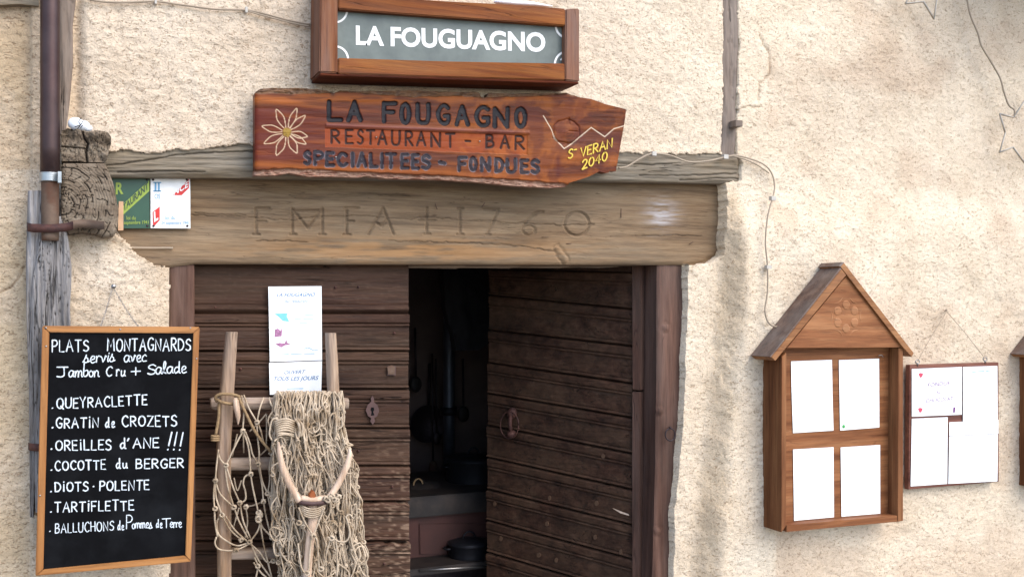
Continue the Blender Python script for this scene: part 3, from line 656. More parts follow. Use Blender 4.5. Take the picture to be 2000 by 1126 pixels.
esc = [(727, 772), (731, 778), (730, 784), (737, 790), (741, 801), (737, 812), (731, 816), (733, 822), (728, 829), (723, 822), (725, 816), (719, 812), (714, 801), (718, 790), (725, 784), (724, 778)]
slab('keyhole_plate', esc, YD-.004, .003, M['purpleiron'], dl, .0006)
slab('keyhole', [(725, 795), (730, 795), (731, 800), (729, 803), (731, 810), (725, 811), (726, 803), (724, 800)], YD-.0048, .002, M['black'], dl, 0)
slab('lock_plate', [(757, 714), (773, 714), (773, 733), (756, 733)], YD-.001, .004, M['purpleiron'], dl, .001)
slab('latch_patch', [(756, 716), (765, 712), (772, 716), (771, 731), (758, 731)], YD-.005, .003, M['pipe2'], dl, .001)

Hx = P(1252, 800, .15); WL = .70
def rl_free(a): 
    X = Hx[0]-WL*math.sin(a); Y = Hx[1]+WL*math.cos(a); return proj(X, Y, 1.5)[0]
lo, hi = .1, 1.5
for _ in range(50):
    m_ = (lo+hi)/2
    if rl_free(m_) > 950: lo = m_
    else: hi = m_
RA = lo; print('right leaf angle', math.degrees(RA))
RP = Plane((Hx[0], Hx[1], 0), (-math.cos(RA), -math.sin(RA), 0))
if RP.n[1] > 0: RP.n = -RP.n
dr = thing('door_leaf', None, None, (0, 0, 0)); dr.parent = house; dr.location = Vector((Hx[0]-1.5, Hx[1], 0.0)); dr['label'] = 'door leaf swung open into the dark room'
RBl = [525, 576, 645, 709, 769, 831, 894, 956, 1017, 1079, 1141, 1203, 1265, 1327]; RBr = [532, 605, 677, 750, 817, 887, 957, 1026, 1093, 1162, 1231, 1300, 1369, 1438]
for i in range(len(RBl)-1):
    t_ = F((950, RBl[i]), (1234, RBr[i])); b_ = F((950, RBl[i+1]-1), (1234, RBr[i+1]-1))
    PX, PY = hgrid([954, 954, 953, 951, 952, 950, 951, 949, 950, 949, 949, 949, 949][i], 1235, t_, b_, 70, 56); T = np.linspace(0, 1, 56)[:, None]+0*PX
    plank(PX, PY, T, RP, dr, .035, i+20)
slab('door_edge_batten', [(1235, 517), (1252, 518), (1251, 762), (1236, 760)], RP, .05, M['jamb'], dr, .003, off=.006)
slab('door_edge_batten', [(1235, 764), (1250, 765), (1250, 1500), (1234, 1480)], RP, .05, M['jamb'], dr, .003, off=.004)
slab('top_board', [(955, 500), (1234, 500), (1234, 531), (955, 524)], RP, .035, M['doorp'], dr, .003)
kn = thing('k', None, None, (0, 0, 0)); bpy.data.objects.remove(kn)
mb = MB(); kc = RP.at(A(1003.), A(806.)); n_ = RP.n
mb.ball(kc+n_*.012, .022, .02, .024, 10, .15); k2 = RP.at(A(1004.), A(846.)); mb.ball(k2+n_*.02, .022, .02, .018, 10, .15)
mb.tube([kc+n_*.02, (kc+k2)/2+n_*.03, k2+n_*.02], .009, 8); mb.build('door_knocker', M['rust'], dr)
mb = MB(); mb.tube([RP.at(A(1002+18*math.cos(a)), A(828+26*math.sin(a)))+n_*.028 for a in np.linspace(0, 2*math.pi, 22)], .0028, 6); mb.build('knocker_ring', M['rust'], dr)
slab('scratched_splinter', [(1196, 991), (1228, 1003), (1229, 1006), (1212, 1001)], RP, .001, M['horn'], dr, 0, off=.002)
for x, y in ((1073, 972), (1165, 982), (966, 983), (1068, 1022), (1162, 1048), (1212, 1077), (978, 1051), (1052, 1083), (1086, 1093), (1178, 890)):
    slab('wooden_dowel', [(x+3.6*math.cos(a)*(1+.2*math.sin(x)), y+5*math.sin(a)) for a in np.linspace(0, 2*math.pi, 9)[:-1]], RP, .004, M['dowel'], dr, 0, off=.0006)
for x, y in ((700, 560), (560, 648), (655, 561), (420, 600), (770, 650), (470, 720), (700, 880), (766, 950), (690, 1030), (750, 1100)):
    m_ = MB(); m_.lathe(P(x, y, YD+.004), [(.0, .006), (.0035, .005), (.0045, 0)], 8, (0, -1, 0)); m_.build('iron_nail', M['rust'], dl)
# --- room behind the door
x0, x1 = P(331, 600, .3)[0]-.9, P(1343, 600, .3)[0]+.25
mb = MB(); RY = 2.15
mb.v = [(x0, .302, 0), (x1, .302, 0), (x1, RY, 0), (x0, RY, 0), (x0, .302, 2.3), (x1, .302, 2.3), (x1, RY, 2.3), (x0, RY, 2.3)]
mb.f = [(3, 2, 6, 7), (0, 3, 7, 4), (1, 5, 6, 2), (4, 7, 6, 5)]; mb.build('room_wall', M['room'], house, smooth=False)
mb = MB(); mb.v = [(x0, .1, .02), (x1, .1, .02), (x1, RY, .02), (x0, RY, .02)]; mb.f = [(0, 1, 2, 3)]; mb.build('room_floor', M['room'], house, smooth=False)
# lining round the opening that closes the gap between wall sheet and room
ox0, ox1 = P(331, 600, .3)[0], P(1343, 600, .3)[0]; oz = P(800, 516, .3)[2]
mb = MB(); yb = .304
for (a, b, c_, d) in (((x0, 0), (ox0+.03, 0), (ox0+.03, 2.3), (x0, 2.3)), ((ox1-.03, 0), (x1, 0), (x1, 2.3), (ox1-.03, 2.3)), ((ox0+.03, oz), (ox1-.03, oz), (ox1-.03, 2.3), (ox0+.03, 2.3))):
    n0 = len(mb.v); mb.v += [(q[0], yb, q[1]) for q in (a, b, c_, d)]; mb.f.append((n0, n0+1, n0+2, n0+3))
mb.build('room_front_wall', M['room'], house, smooth=False)

# ================================================================== street
g = MB(); g.v = [(-60, -60, 0), (60, -60, 0), (60, 60, 0), (-60, 60, 0)]; g.f = [(0, 1, 2, 3)]
tag(g.build('street', M['street'], None, smooth=False), kind='structure')

# ================================================================== upper box sign
YS = -.135
bs = thing('box_sign', 'framed wooden box sign with white letters on grey, hung topmost over the door', 'sign', P(870, 178, YS))
slab('side_post', [(626, -60), (660, -60), (660, 143), (624, 141)], YS, .13, M['boxv'], bs, .004)
slab('side_post', [(1105, 18), (1132, 16), (1132, 160), (1104, 157)], YS, .13, M['boxv'], bs, .004)
slab('top_rail', [(660.6, -12), (880, 3), (960, 7), (1040, 11), (1104.4, 17), (1104.4, 50), (880, 34), (660.6, 18)], YS+.002, .125, M['box'], bs, .003)
slab('bottom_rail', [(660.6, 113), (880, 120), (1103.4, 124), (1103.4, 157), (880, 151), (660.6, 144)], YS+.002, .022, M['box'], bs, .003)
slab('bottom_board', [(626, 142), (660, 144.6), (1104, 158), (1131, 160.5), (1131, 164), (1104, 163), (626, 147)], YS+.004, .125, M['under'], bs, .002)
pp = WP(YS+.028)
slab('sign_panel', [(656, 10), (1108, 42), (1108, 130), (656, 120)], YS+.028, .01, M['signpanel'], bs, 0)
ftext('sign_lettering', 'LA FOUGUAGNO', (695, 86.5), (1065, 100.5), (-.3, -37), pp, .0012, M['white'], bs, .032)
arcs = []
for (ax_, ay_, r, a0, a1) in ((655, 20, 24, .0, 1.45), (655, 117, 26, -1.4, 0), (1108, 50, 24, 1.62, 3.0), (1108, 127, 26, 3.25, 4.65)):
    arcs.append([(ax_+r*.95*math.cos(a), ay_+r*math.sin(a)) for a in np.linspace(a0, a1, 12)])
for ar_ in arcs: ribbons('corner_arc', [ar_], pp, .001, 4.0, M['white'], bs, vary=0)
ribbons('corner_mark', [[(1095, 117), (1102, 111)]], pp, .001, 3, M['white'], bs) 
mb = MB(); mb.tube([P(x, 4.5+(x-965)*.072-abs(math.sin(x*.05)), YS+.05) for x in np.linspace(965, 1078, 14)], list(np.interp(np.linspace(0, 1, 14), [0, .1, .6, 1], [.003, .009, .008, .002])), 8, flat=2.2)
tag(mb.build('snow_remnant', M['snow'], None), 'thin strip of melting snow lying on top of the box sign', 'snow')

# ================================================================== carved sign board
YC = -.07
cs = thing('carved_sign', 'varnished red brown plank sign with bark edges and carved black lettering', 'sign', P(860, 340, YC))
top = F((498, 182), (501, 178), (509, 173), (528, 171), (600, 172), (640, 176), (652, 182), (665, 176), (700, 178), (800, 176), (900, 179), (936, 180), (942, 190), (950, 190), (955, 181), (1000, 182), (1107, 181), (1130, 190), (1154, 193.5), (1183, 204), (1211, 210.5), (1225, 214))
bot = F((498, 342), (537, 342), (566, 337), (604, 344), (661, 344), (700, 346), (718, 343), (756, 348), (860, 350), (936, 355), (974, 359), (1021, 363), (1050, 364.5), (1078, 366), (1108, 364), (1112, 357), (1135, 350), (1164, 340), (1179, 334.5), (1196, 338), (1204, 337), (1205, 334), (1225, 334))
PX, PY = hgrid(498, 1225, top, bot, 560, 190)
rgt = np.interp(PY, [210, 245, 298, 336], [1225, 1221, 1211, 1204]); f_ = sm(1120, 1225, PX); PX = PX-(1225-rgt)*np.clip((PX-1150)/75, 0, 1)
def box_letters(lst):
    out = []
    for ch, xa, xb, ya, yb in lst:
        g = GL[ch]
        for stn in g[1:]:
            pts = [tuple(p) for p in stn[1:]]
            if stn[0] == 'c': pts = [tuple(q) for q in catmull(pts, 4)]
            w_ = max(g[0], .06); out.append([(xa+p[0]/w_*(xb-xa), yb-p[1]*(yb-ya)) for p in pts])
    return out
L1 = box_letters([('L', 643, 666, 199, 234), ('A', 681, 704, 199, 235), ('F', 750, 773, 202, 237), ('O', 784.5, 799, 203, 240), ('U', 816, 837, 204, 240), ('G', 856, 877, 206, 241), ('A', 892, 914, 208, 243), ('G', 931, 955, 209, 245), ('N', 967, 992, 212, 247), ('O', 1009, 1026, 212, 247)])
L2 = box_letters([('R', 648, 663, 254, 279), ('E', 676, 689, 254, 280), ('S', 699, 709, 254, 281), ('T', 717, 731, 255, 281), ('A', 739, 755, 255, 282), ('U', 766, 781, 256, 283), ('R', 793, 806, 257, 284), ('A', 815, 831, 258, 284), ('N', 843, 860, 260, 286), ('T', 872, 888, 261, 287), ('B', 951, 965, 264, 288), ('A', 979, 995, 265, 289), ('R', 1008, 1024, 266, 291)])+[[(910, 275), (919, 275.5)]]
L3 = box_letters([('S', 595, 605, 297, 320), ('P', 615, 630, 297, 321), ('E', 638, 651, 299, 323), ('C', 660, 676, 300, 324), ('I', 688, 689, 300, 325), ('A', 699, 714, 300, 325), ('L', 724, 736, 301, 326), ('I', 745.5, 746.5, 301, 327), ('T', 755, 772, 301, 327), ('E', 785, 797, 302, 328), ('E', 806, 817, 303, 329), ('S', 825, 839, 304, 329),
                  ('F', 897, 911, 308, 333), ('O', 919, 930, 308, 332), ('N', 941, 956, 309, 333), ('D', 969, 982, 310, 335), ('U', 991, 1007, 311, 336), ('E', 1019, 1031, 313, 337), ('S', 1039, 1052, 313, 337)])+[[(859, 317), (869, 319)]]
def dist_all(sts): 
    d = np.full(PX.shape, 99.)
    for s_ in sts:
        q = A(s_); x0_, x1_, y0_, y1_ = q[:, 0].min()-12, q[:, 0].max()+12, q[:, 1].min()-12, q[:, 1].max()+12
        m_ = (PX > x0_) & (PX < x1_) & (PY > y0_) & (PY < y1_); d[m_] = np.minimum(d[m_], segdist(PX[m_], PY[m_], s_))
    return d
wob = (fbm(PX/7, PY/7, 2, 3)-.5)*1.4
d1 = dist_all(L1)+wob; d2 = dist_all(L2)+wob*.5; d3 = dist_all(L3)+wob
pet = []
fc = (561, 258)
for tx, ty, wd in ((540, 213, 7), (580, 211, 6), (597, 225, 6), (512, 246, 6.5), (601, 266, 6.5), (598, 281, 6), (580, 299, 7.5), (540, 303, 7.5), (516, 280, 7)):
    vx, vy = tx-fc[0], ty-fc[1]; L_ = math.hypot(vx, vy); nx_, ny_ = -vy/L_, vx/L_
    side = lambda s: [(fc[0]+vx*t+nx_*s*wd*b, fc[1]+vy*t+ny_*s*wd*b) for t, b in ((.2, .25), (.4, .75), (.62, 1), (.82, .62), (1, 0))]
    pet.append([tuple(q) for q in catmull(side(1)+side(-1)[::-1][1:], 3)])
dp = dist_all(pet); dcn = np.hypot(PX-fc[0], PY-fc[1])+(fbm(PX/4, PY/4, 2, 2)-.5)*5
mtn = [[(1062, 226), (1078.5, 254), (1084, 269.5), (1102, 290), (1116.5, 281), (1155.5, 248.6), (1182, 266.7), (1200, 251), (1221, 245)]]
dm = dist_all(mtn)
tb = F((498, 183), (528, 183), (600, 184), (640, 182), (665, 179), (700, 182), (810, 190), (880, 187), (940, 190), (1000, 189), (1060, 186), (1107, 184), (1130, 191), (1225, 214))(PX)+(fbm(PX/14, PX*0, 3, 2)-.5)*4
bbm = F((498, 332), (560, 329), (620, 331), (700, 336), (780, 340), (860, 343), (960, 348), (1040, 353), (1100, 358), (1118, 366), (1225, 366))(PX)+(fbm(PX/14, PX*0+5, 3, 4)-.5)*4
bark_t = sm(1.5, -1.5, PY-tb)*(PX < 1120); bark_b = sm(-1.5, 1.5, PY-bbm)*(PX < 1116)
H = (fbm(PX/80, PY/9, 4, 5)-.5)*.002+(fbm(PX/200, PY/60, 2, 6)-.5)*.006
H -= .0045*sm(5.2, 3.2, d1)+.0022*sm(2.8, 1.2, d2)+.0035*sm(4.4, 2.4, d3)+.0012*sm(1.6, .6, dp)+.0012*sm(1.6, .6, dm)
pan = (PX > 635) & (PX < 1031) & (PY > F((635, 250), (1031, 264))(PX)) & (PY < F((635, 287), (1031, 302))(PX)); H -= .0025*pan
rid = np.exp(-((PY-F((635, 244), (1033, 259))(PX))/3)**2)*(PX > 636)*(PX < 1034); H += .003*rid
H += bark_t*(-.004+(fbm(PX/12, PY/5, 4, 2)-.5)*.012)+bark_b*(-.010+(fbm(PX/9, PY/2.5, 4, 7)-.5)*.014)
knr = np.hypot(PX-1107, (PY-258)*1.1)+(fbm(PX/12, PY/12, 2, 5)-.5)*5
H += .003*np.exp(-(knr/16)**2)-.003*np.exp(-((knr-26)/2)**2)
for c_ in ([(1112, 256), (1130, 257)], [(1112, 230), (1113, 242)], [(1080, 268), (1090, 276), (1108, 279)]): H -= .003*np.exp(-(segdist(PX, PY, c_)/1.2)**2)
e = np.minimum(PX-498, np.interp(PY, [210, 245, 298, 336], [1225, 1221, 1211, 1204])-PX); H -= .006*np.exp(-np.clip(e, 0, 99)/3)
pa = np.zeros(PX.shape+(4,))
def lay(mask, c):
    mask = np.clip(mask, 0, 1); a0 = pa[..., 3]; an = mask+a0*(1-mask)
    for k in range(3): pa[..., k] = np.where(an > 1e-4, (c[k]*mask+pa[..., k]*a0*(1-mask))/np.maximum(an, 1e-4), c[k])
    pa[..., 3] = an
stripe = fbm(PX/140, PY/10, 4, 1); warp = PY+10*(fbm(PX/120, PY/60, 2, 7)-.5)
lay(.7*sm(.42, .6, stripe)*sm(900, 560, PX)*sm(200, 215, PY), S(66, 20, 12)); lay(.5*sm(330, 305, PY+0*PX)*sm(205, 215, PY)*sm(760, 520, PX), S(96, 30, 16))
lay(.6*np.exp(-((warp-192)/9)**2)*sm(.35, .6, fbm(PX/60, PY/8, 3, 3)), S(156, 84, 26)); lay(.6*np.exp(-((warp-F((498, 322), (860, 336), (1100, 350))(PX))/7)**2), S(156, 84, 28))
lay(.75*pan, S(140, 60, 18)); lay(.35*rid, S(150, 96, 90))
wxx = PX+26*(fbm(PX/40, PY/40, 4, 3)-.5); wyy = PY+26*(fbm(PX/37+9, PY/43, 4, 4)-.5)
lay(.45*sm(.4, .66, fbm(wxx/34+wyy/90, wyy/22, 5, 6))*sm(850, 930, PX), S(158, 86, 26)); lay(.5*sm(.45, .68, fbm(wxx/22, wyy/50, 5, 2))*sm(880, 960, PX), S(78, 26, 13))
lay(.35*(np.sin(knr*1.1) > .2)*sm(31, 22, knr), S(104, 44, 20)); lay(.8*np.exp(-((knr-27)/1.1)**2)*(fbm(PX/8, PY/8, 2, 1) > .42), S(70, 26, 14))
lay(.7*np.exp(-((PX-1090)/5.)**2)*sm(300, 310, PY)*sm(352, 340, PY), S(74, 22, 18))
lay(.95*np.exp(-(((PX-945)/9)**2+((PY-185)/10)**2)), S(26, 18, 16)); lay(.9*np.exp(-(((PX-650)/5)**2+((PY-180)/8)**2)), S(34, 24, 20)); lay(.9*np.exp(-(((PX-715)/9)**2+((PY-181)/5)**2)), S(34, 24, 20))
lay(.85*bark_t, S(110, 82, 58)); lay(.5*bark_t*sm(.5, .6, fbm(PX/10, PY/3, 3, 3)), S(50, 36, 28)); lay(.92*bark_b, S(160, 126, 106)); lay(.6*bark_b*sm(.52, .6, fbm(PX/12, PY/2.2, 3, 5)), S(116, 66, 48))
bk = S(20, 20, 25)
lay(.98*sm(5.2, 4.2, d1), bk); lay(.94*sm(2.8, 1.8, d2), S(34, 14, 10)); lay(.94*sm(4.3, 3.3, d3), S(34, 33, 40))
lay(.45*np.exp(-((d3-3.6)/.8)**2)*(fbm(PX/10, PY/10, 2, 4) > .45), S(130, 128, 134)); lay(.85*sm(1.35, .7, dp), S(196, 168, 136)); lay(.85*sm(1.4, .7, dm), S(206, 186, 160))
lay(.95*sm(9.5, 7.5, dcn), S(146, 116, 44)); lay(.8*(fbm(PX/3, PY/3, 2, 5) > .55)*sm(9, 7, dcn), S(92, 70, 24))
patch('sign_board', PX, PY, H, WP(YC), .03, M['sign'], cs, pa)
cp = WP(YC)
ribbons('village_lettering', strokes('S', (1109, 310), (1117, 308), 17, slant=.1)+[[(1121, 293), (1125, 292)]]+strokes('VERAN', (1133, 307), (1194, 288), 17, .22, .05)+strokes('2040', (1136, 331), (1184, 313), 17, .22, .05), cp, .004, 2.6, M['gold'], cs)
mb = MB()
for x, y in ((735, 268), (937, 276), (656, 307)): mb = MB(); mb.ball(P(x, y, YC-.0025), .003, n=8); mb.build('nail_head', M['steel'], cs)

# ================================================================== licence plates on the lintel
gp = thing('licence_plate', 'dark green enamel plate with yellow lettering tucked behind the sawn beam end', 'sign', P(262, 446, YL-.012))
YP = YL-.016; pl = WP(YP)
slab('plate', [(203, 345.5), (292, 346), (292.5, 446), (203, 446)], YP, .003, M['green'], gp, .0006)
slab('diagonal_band', [(212, 424), (291.5, 352), (291.5, 373), (212, 445)], YP-.0008, .0008, M['ygreen'], gp, 0)
ftext('plate_lettering', 'TAURANT', (241, 413), (290, 368), (-1, -14), pl, .0022, M['dkprint'], gp, .015)
ftext('plate_lettering', 'R', (226, 379), (241, 378), (0, -23), pl, .0016, M['ygreen'], gp, .03)
ftext('plate_lettering', 'loi du', (247, 429), (265, 429), (0, -6), pl, .0022, M['ygreen'], gp, .01)
ftext('plate_lettering', '24 septembre 1941', (232, 438), (290, 437), (0, -7), pl, .0022, M['ygreen'], gp, .01)
wpt = thing('licence_plate', 'white enamel plate with red corner band, right of the green plate on the lintel', 'sign', P(333, 446, YP))
slab('plate', [(294, 346.5), (371.5, 347), (372, 446), (294, 445.5)], YP, .003, M['white'], wpt, .0006)
slab('red_band', [(338, 381), (369, 349), (369, 367), (355, 381)], YP-.0008, .0008, M['redprint'], wpt, 0)
slab('red_band', [(298, 414), (312, 403), (312, 430), (299, 444)], YP-.0008, .0008, M['redprint'], wpt, 0)
ftext('plate_lettering', 'NCE', (339, 382), (367, 365), (2, -13), pl, .002, M['white'], wpt, .02)
ftext('plate_lettering', 'L', (301, 433), (309, 428), (-1, -19), pl, .002, M['white'], wpt, .04)
ftext('plate_lettering', 'II', (302, 373), (312, 373), (0, -17), pl, .0012, M['blueprint'], wpt, .02)
for y_ in (356.5, 373): ribbons('plate_rule', [[(300, y_), (314, y_)]], pl, .0012, 2, M['blueprint'], wpt)
ftext('plate_lettering', 'OS', (302, 388), (313, 388), (0, -10), pl, .0012, M['faintblue'], wpt)
ftext('plate_lettering', 'loi du', (323, 429), (342, 428), (0, -6), pl, .0012, M['faintblue'], wpt)
ftext('plate_lettering', '24 septembre 1941', (315, 438), (369, 438), (0, -7), pl, .0012, M['blueprint'], wpt)
for par, pts in ((gp, ((287, 351), (288, 441))), (wpt, ((299, 351), (365, 351), (300, 441), (366, 441)))):
    for x, y in pts:
        m_ = MB(); m_.lathe(P(x, y, YP-.001), [(0, .0025), (.003, .0018), (.0035, 0)], 10, (0, -1, 0)); m_.build('rivet', M['iron'], par)
tag(slab('cream_card', [(232, 393), (241, 393), (241, 450), (230, 450)], YP-.004, .002, M['peach'], None, .0004), 'narrow cream card strip between the sawn beam end and the green plate', 'card')
tag(tubeobj('bell_wire', pxs([(226, 450), (232, 460), (243, 477), (252, 483), (280, 484), (338, 484)], YL-.006), .0032, M['cable'], None), 'short cream wire end bent along the lower left of the lintel', 'wire')

# ================================================================== drainpipe, weathered post, iron strap
dpz = thing('drainpipe', 'brown metal drainpipe down the left wall with pale zinc collar', 'drainpipe', P(98, 440, -.1))
def vtube(name, x, y0, y1, wpx, Y, mat, parent, n=24):
    a = P(x, y0, Y); b = P(x, y1, Y); b[0] = a[0]; r = np.linalg.norm(P(x+wpx/2, (y0+y1)/2, Y)-P(x-wpx/2, (y0+y1)/2, Y))/2*.93
    m_ = MB(); k = 14; m_.tube([a+(b-a)*i/k for i in range(k+1)], [r*(1+.006*math.sin(i*2.1)) for i in range(k+1)], n); return m_.build(name, mat, parent)
vtube('pipe', 98, -420, 341, 42, -.085, M['pipe'], dpz)
vtube('lower_pipe', 98, 352, 470, 38, -.085, M['pipe2'], dpz)
vtube('collar', 98, 338, 355, 47, -.085, M['zinc'], dpz)
mb = MB(); mb.box(P(113, 357, -.125)-A([0, .008, 0]), P(117, 337, -.125)+A([.004, .02, .002])); mb.build('collar_clamp', M['zinc'], dpz, smooth=False)
tag(slab('white_lump', [(0, 0), (1, 0), (1, 1)], 0, .01, M['snow'], None, 0), 'x', 'x'); bpy.data.objects.remove(bpy.data.objects['white_lump'])
mb = MB(); mb.ball(P(148, 242, -.07), .021, .02, .018, 16, .05, 1); mb.ball(P(161, 245, -.069), .020, .018, .015, 16, .05, 2); mb.ball(P(171, 250, -.068), .013, .013, .010, 12, .05, 3)
wl = thing('white_stone', 'rounded white lump with dark twigs lying on the split beam end', 'stone', P(152, 252, -.07))
mb.build('lump', M['snow'], wl)
mb = MB(); mb.tube(pxs([(158, 230), (154, 238), (157, 244), (151, 252)], -.098), .0012, 5); mb.tube(pxs([(163, 235), (157, 244), (146, 248)], -.098), .0011, 5); mb.tube(pxs([(162, 244), (157, 250)], -.098), .0011, 5)
mb.build('twig', M['black'], wl)

wp_ = thing('weathered_post', 'silver grey split timber post strapped to the left wall beside the chalkboard', 'post', P(95, 1010, -.06))
vpost('post_stave', 372, 1010, F((372, 54), (520, 50), (640, 52), (760, 56), (870, 57), (1010, 58)), F((372, 84), (430, 84), (520, 74), (600, 64), (700, 62), (760, 66), (900, 70), (1010, 66)), -.075, .07, M['grey'], wp_, 22, 260, .008, 1, True)
vpost('post_stave', 424, 1000, F((424, 80), (480, 74), (560, 62), (700, 62), (760, 66), (1000, 68)), F((424, 104), (520, 100), (600, 88), (760, 88), (1000, 88)), -.088, .07, M['grey'], wp_, 22, 260, .008, 3, True)
vpost('post_stave', 422, 1000, F((422, 84), (500, 98), (600, 88), (1000, 90)), F((422, 124), (480, 116), (560, 104), (640, 104), (1000, 104)), -.080, .07, M['grey'], wp_, 22, 260, .009, 5, True)
vpost('post_stave', 428, 1000, F((428, 108), (500, 108), (600, 102), (1000, 104)), F((428, 128), (470, 134), (520, 140), (560, 139), (600, 137), (700, 140), (1000, 140)), -.074, .07, M['grey'], wp_, 22, 260, .012, 7, True)
def strap(name, pts, hgt, parent, mat):
    m_ = MB(); n = len(pts)
    for (x, y, Y) in pts:
        c = P(x, y, Y); m_.v += [tuple(c+A([0, 0, hgt])), tuple(c-A([0, 0, hgt])), tuple(c+A([0, .004, -hgt])), tuple(c+A([0, .004, hgt]))]
    for i in range(n-1):
        for k in range(4): m_.f.append((4*i+k, 4*i+(k+1) % 4, 4*i+4+(k+1) % 4, 4*i+4+k))
    m_.f += [(0, 1, 2, 3), (4*n-1, 4*n-2, 4*n-3, 4*n-4)]
    return m_.build(name, mat, parent)
stp = thing('iron_strap', 'rusty iron strap holding the grey post and drainpipe to the sawn beam end', 'strap', P(120, 445, -.11))
strap('band', [(52, 441, -.03), (54, 443, -.095), (62, 445, -.104), (100, 446, -.112), (125, 444, -.116), (143, 440, -.112)], .0115, stp, M['rust'])
strap('band_end', [(140, 439, -.104), (160, 436, -.105), (204, 440, -.106)], .0115, stp, M['pipe2'])
tag(strap('iron_strap', [(55, 870, -.04), (57, 872, -.085), (66, 873, -.1), (80, 874, -.1)], .010, None, M['rust']), 'small rusty iron strap low on the grey post, at the chalkboard edge', 'strap')

# ================================================================== chalkboard
cb = thing('chalkboard', 'black menu chalkboard in an orange wood frame hanging from a nail', 'chalkboard', P(230, 1120, -.12))
YB = -.135; bp = WP(YB+.006)
O = [(83, 636), (390, 638), (373, 1096), (69, 1124)]; I = [(97, 649), (377, 651), (361.7, 1084), (85, 1111)]
slab('frame_bar', [O[0], O[1], (377.4, 650.6), (96.6, 648.6)], YB, .02, M['frame'], cb, .0016)
slab('frame_bar', [(85.3, 1111.5), (361.5, 1084.5), O[2], O[3]], YB, .02, M['frame'], cb, .0016)
slab('frame_bar', [(82.6, 636.8), (96.3, 649.3), (84.6, 1110.8), (69.2, 1123.3)], YB, .02, M['framev'], cb, .0016)
slab('frame_bar', [(377.9, 650.9), (390, 638.8), (373, 1095.2), (362.2, 1083.9)], YB, .02, M['framev'], cb, .0016)
slab('slate_panel', [(92, 644), (382, 646), (367, 1089), (80, 1116)], YB+.006, .006, M['black'], cb, 0)
def ch(name, parts, wdt=3.3, seed=0):
    for k, (t, x0, yb0, x1, yb1, h, sl_) in enumerate(parts):
        ribbons('chalk_word', strokes(t, (x0, yb0), (x1, yb1), h, .27 if t.replace('i', 'I').isupper() or len(t) < 3 else .06, sl_, .04, seed+k), bp, .0006, wdt*.78, M['chalk'], cb, vary=.5, seed=seed)
ch('chalk_lettering', [('PLATS', 102, 686, 173, 685.5, 22, 0), ('MONTAGNARDS', 210, 685, 372, 683.5, 23, .03)], 3.2, 1)
ch('chalk_lettering', [('servxs', 163, 708, 224, 706, 23, .05), ('avec', 242, 706, 286, 705, 23, .05)], 2.7, 2)
ch('chalk_lettering', [('J', 111, 735, 133, 735, 19, 0), ('ambon', 134, 735, 194, 734.5, 23, .05), ('C', 207, 734, 218, 734, 18, .1), ('ru', 227, 734, 245, 733.5, 22, .05), ('+', 256, 734, 274, 733, 23, 0), ('S', 288, 730, 303, 730, 18, .1), ('alade', 304, 730, 364, 728, 24, .03)], 3.0, 3)
ch('chalk_lettering', [('.', 101, 797, 104, 797, 26, 0), ('QUEYRACLETTE', 111, 797, 287, 790, 19, 0)], 3.3, 4)
ch('chalk_lettering', [('.', 101, 836, 104, 836, 26, 0), ('GRATiN', 110, 835, 192, 834, 19, 0), ('de', 206, 834, 224, 833, 20, 0), ('CROZETS', 239, 832, 345, 831, 20, 0)], 3.3, 5)
ch('chalk_lettering', [('.', 99, 878, 102, 878, 26, 0), ('OREiLLES', 109, 878, 217, 877, 19, 0), ('d', 235, 875, 246, 875, 20, 0), ("'", 249, 874, 253, 874, 19, 0), ('ANE', 260, 874, 310, 873, 19, 0), ('!!!', 325, 878, 357, 878, 29, .03)], 3.3, 6)
ch('chalk_lettering', [('.', 99, 918, 102, 918, 26, 0), ('COCOTTE', 108, 918, 206, 915, 18, 0), ('du', 227, 914, 249, 914, 20, 0), ('BERGER', 266, 914, 358, 912, 18, 0)], 3.3, 7)
ch('chalk_lettering', [('.', 98, 960, 101, 960, 26, 0), ('DiOTS', 108, 959, 172, 958, 18, 0), ('*', 181, 957, 184, 957, 18, 0), ('POLENTE', 195, 957, 291, 955, 18, 0)], 3.3, 8)
ch('chalk_lettering', [('.', 98, 1000, 101, 1000, 26, 0), ('TARTiFLETTE', 107, 999, 261, 995, 19, 0)], 3.3, 9)
ch('chalk_lettering', [('.', 96, 1038, 99, 1038, 26, 0), ('BALLUCHONS', 108, 1040, 222, 1034, 18, 0), ('de', 230, 1034, 242, 1033.5, 18, 0), ('P', 247, 1031, 258, 1031, 26, 0), ('ommes', 258, 1031, 297, 1030, 19, 0), ('de', 305, 1030, 317, 1029.5, 17, 0), ('T', 317, 1030, 333, 1029, 18, 0), ('erre', 332, 1029, 355, 1028.5, 18, 0)], 2.4, 10)
mb = MB(); rg = random.Random(3)
def chainrun(a, b, n, Ya, Yb, sag):
    for i in range(n):
        t = (i+.5)/n; x = a[0]+(b[0]-a[0])*t; y = a[1]+(b[1]-a[1])*t+sag*math.sin(t*math.pi); Y = Ya+(Yb-Ya)*t
        c = P(x, y, Y); L_ = (P(b[0], b[1], Yb)-P(a[0], a[1], Ya)); ln = np.linalg.norm(L_); d = L_/ln; s_ = np.cross(d, [0, 1, 0]) if i % 2 else A([0, 1., 0])
        mb.tube([c+d*ln/n*.62*math.cos(q)+s_*.0022*math.sin(q) for q in np.linspace(0, 2*math.pi, 9)], .0008, 4, cap=False)
chainrun((220, 562), (197, 637), 20, -.045, -.125, 2); chainrun((222, 562), (270, 637), 24, -.045, -.125, 3)
mb.build('hanging_chain', M['steel'], cb)
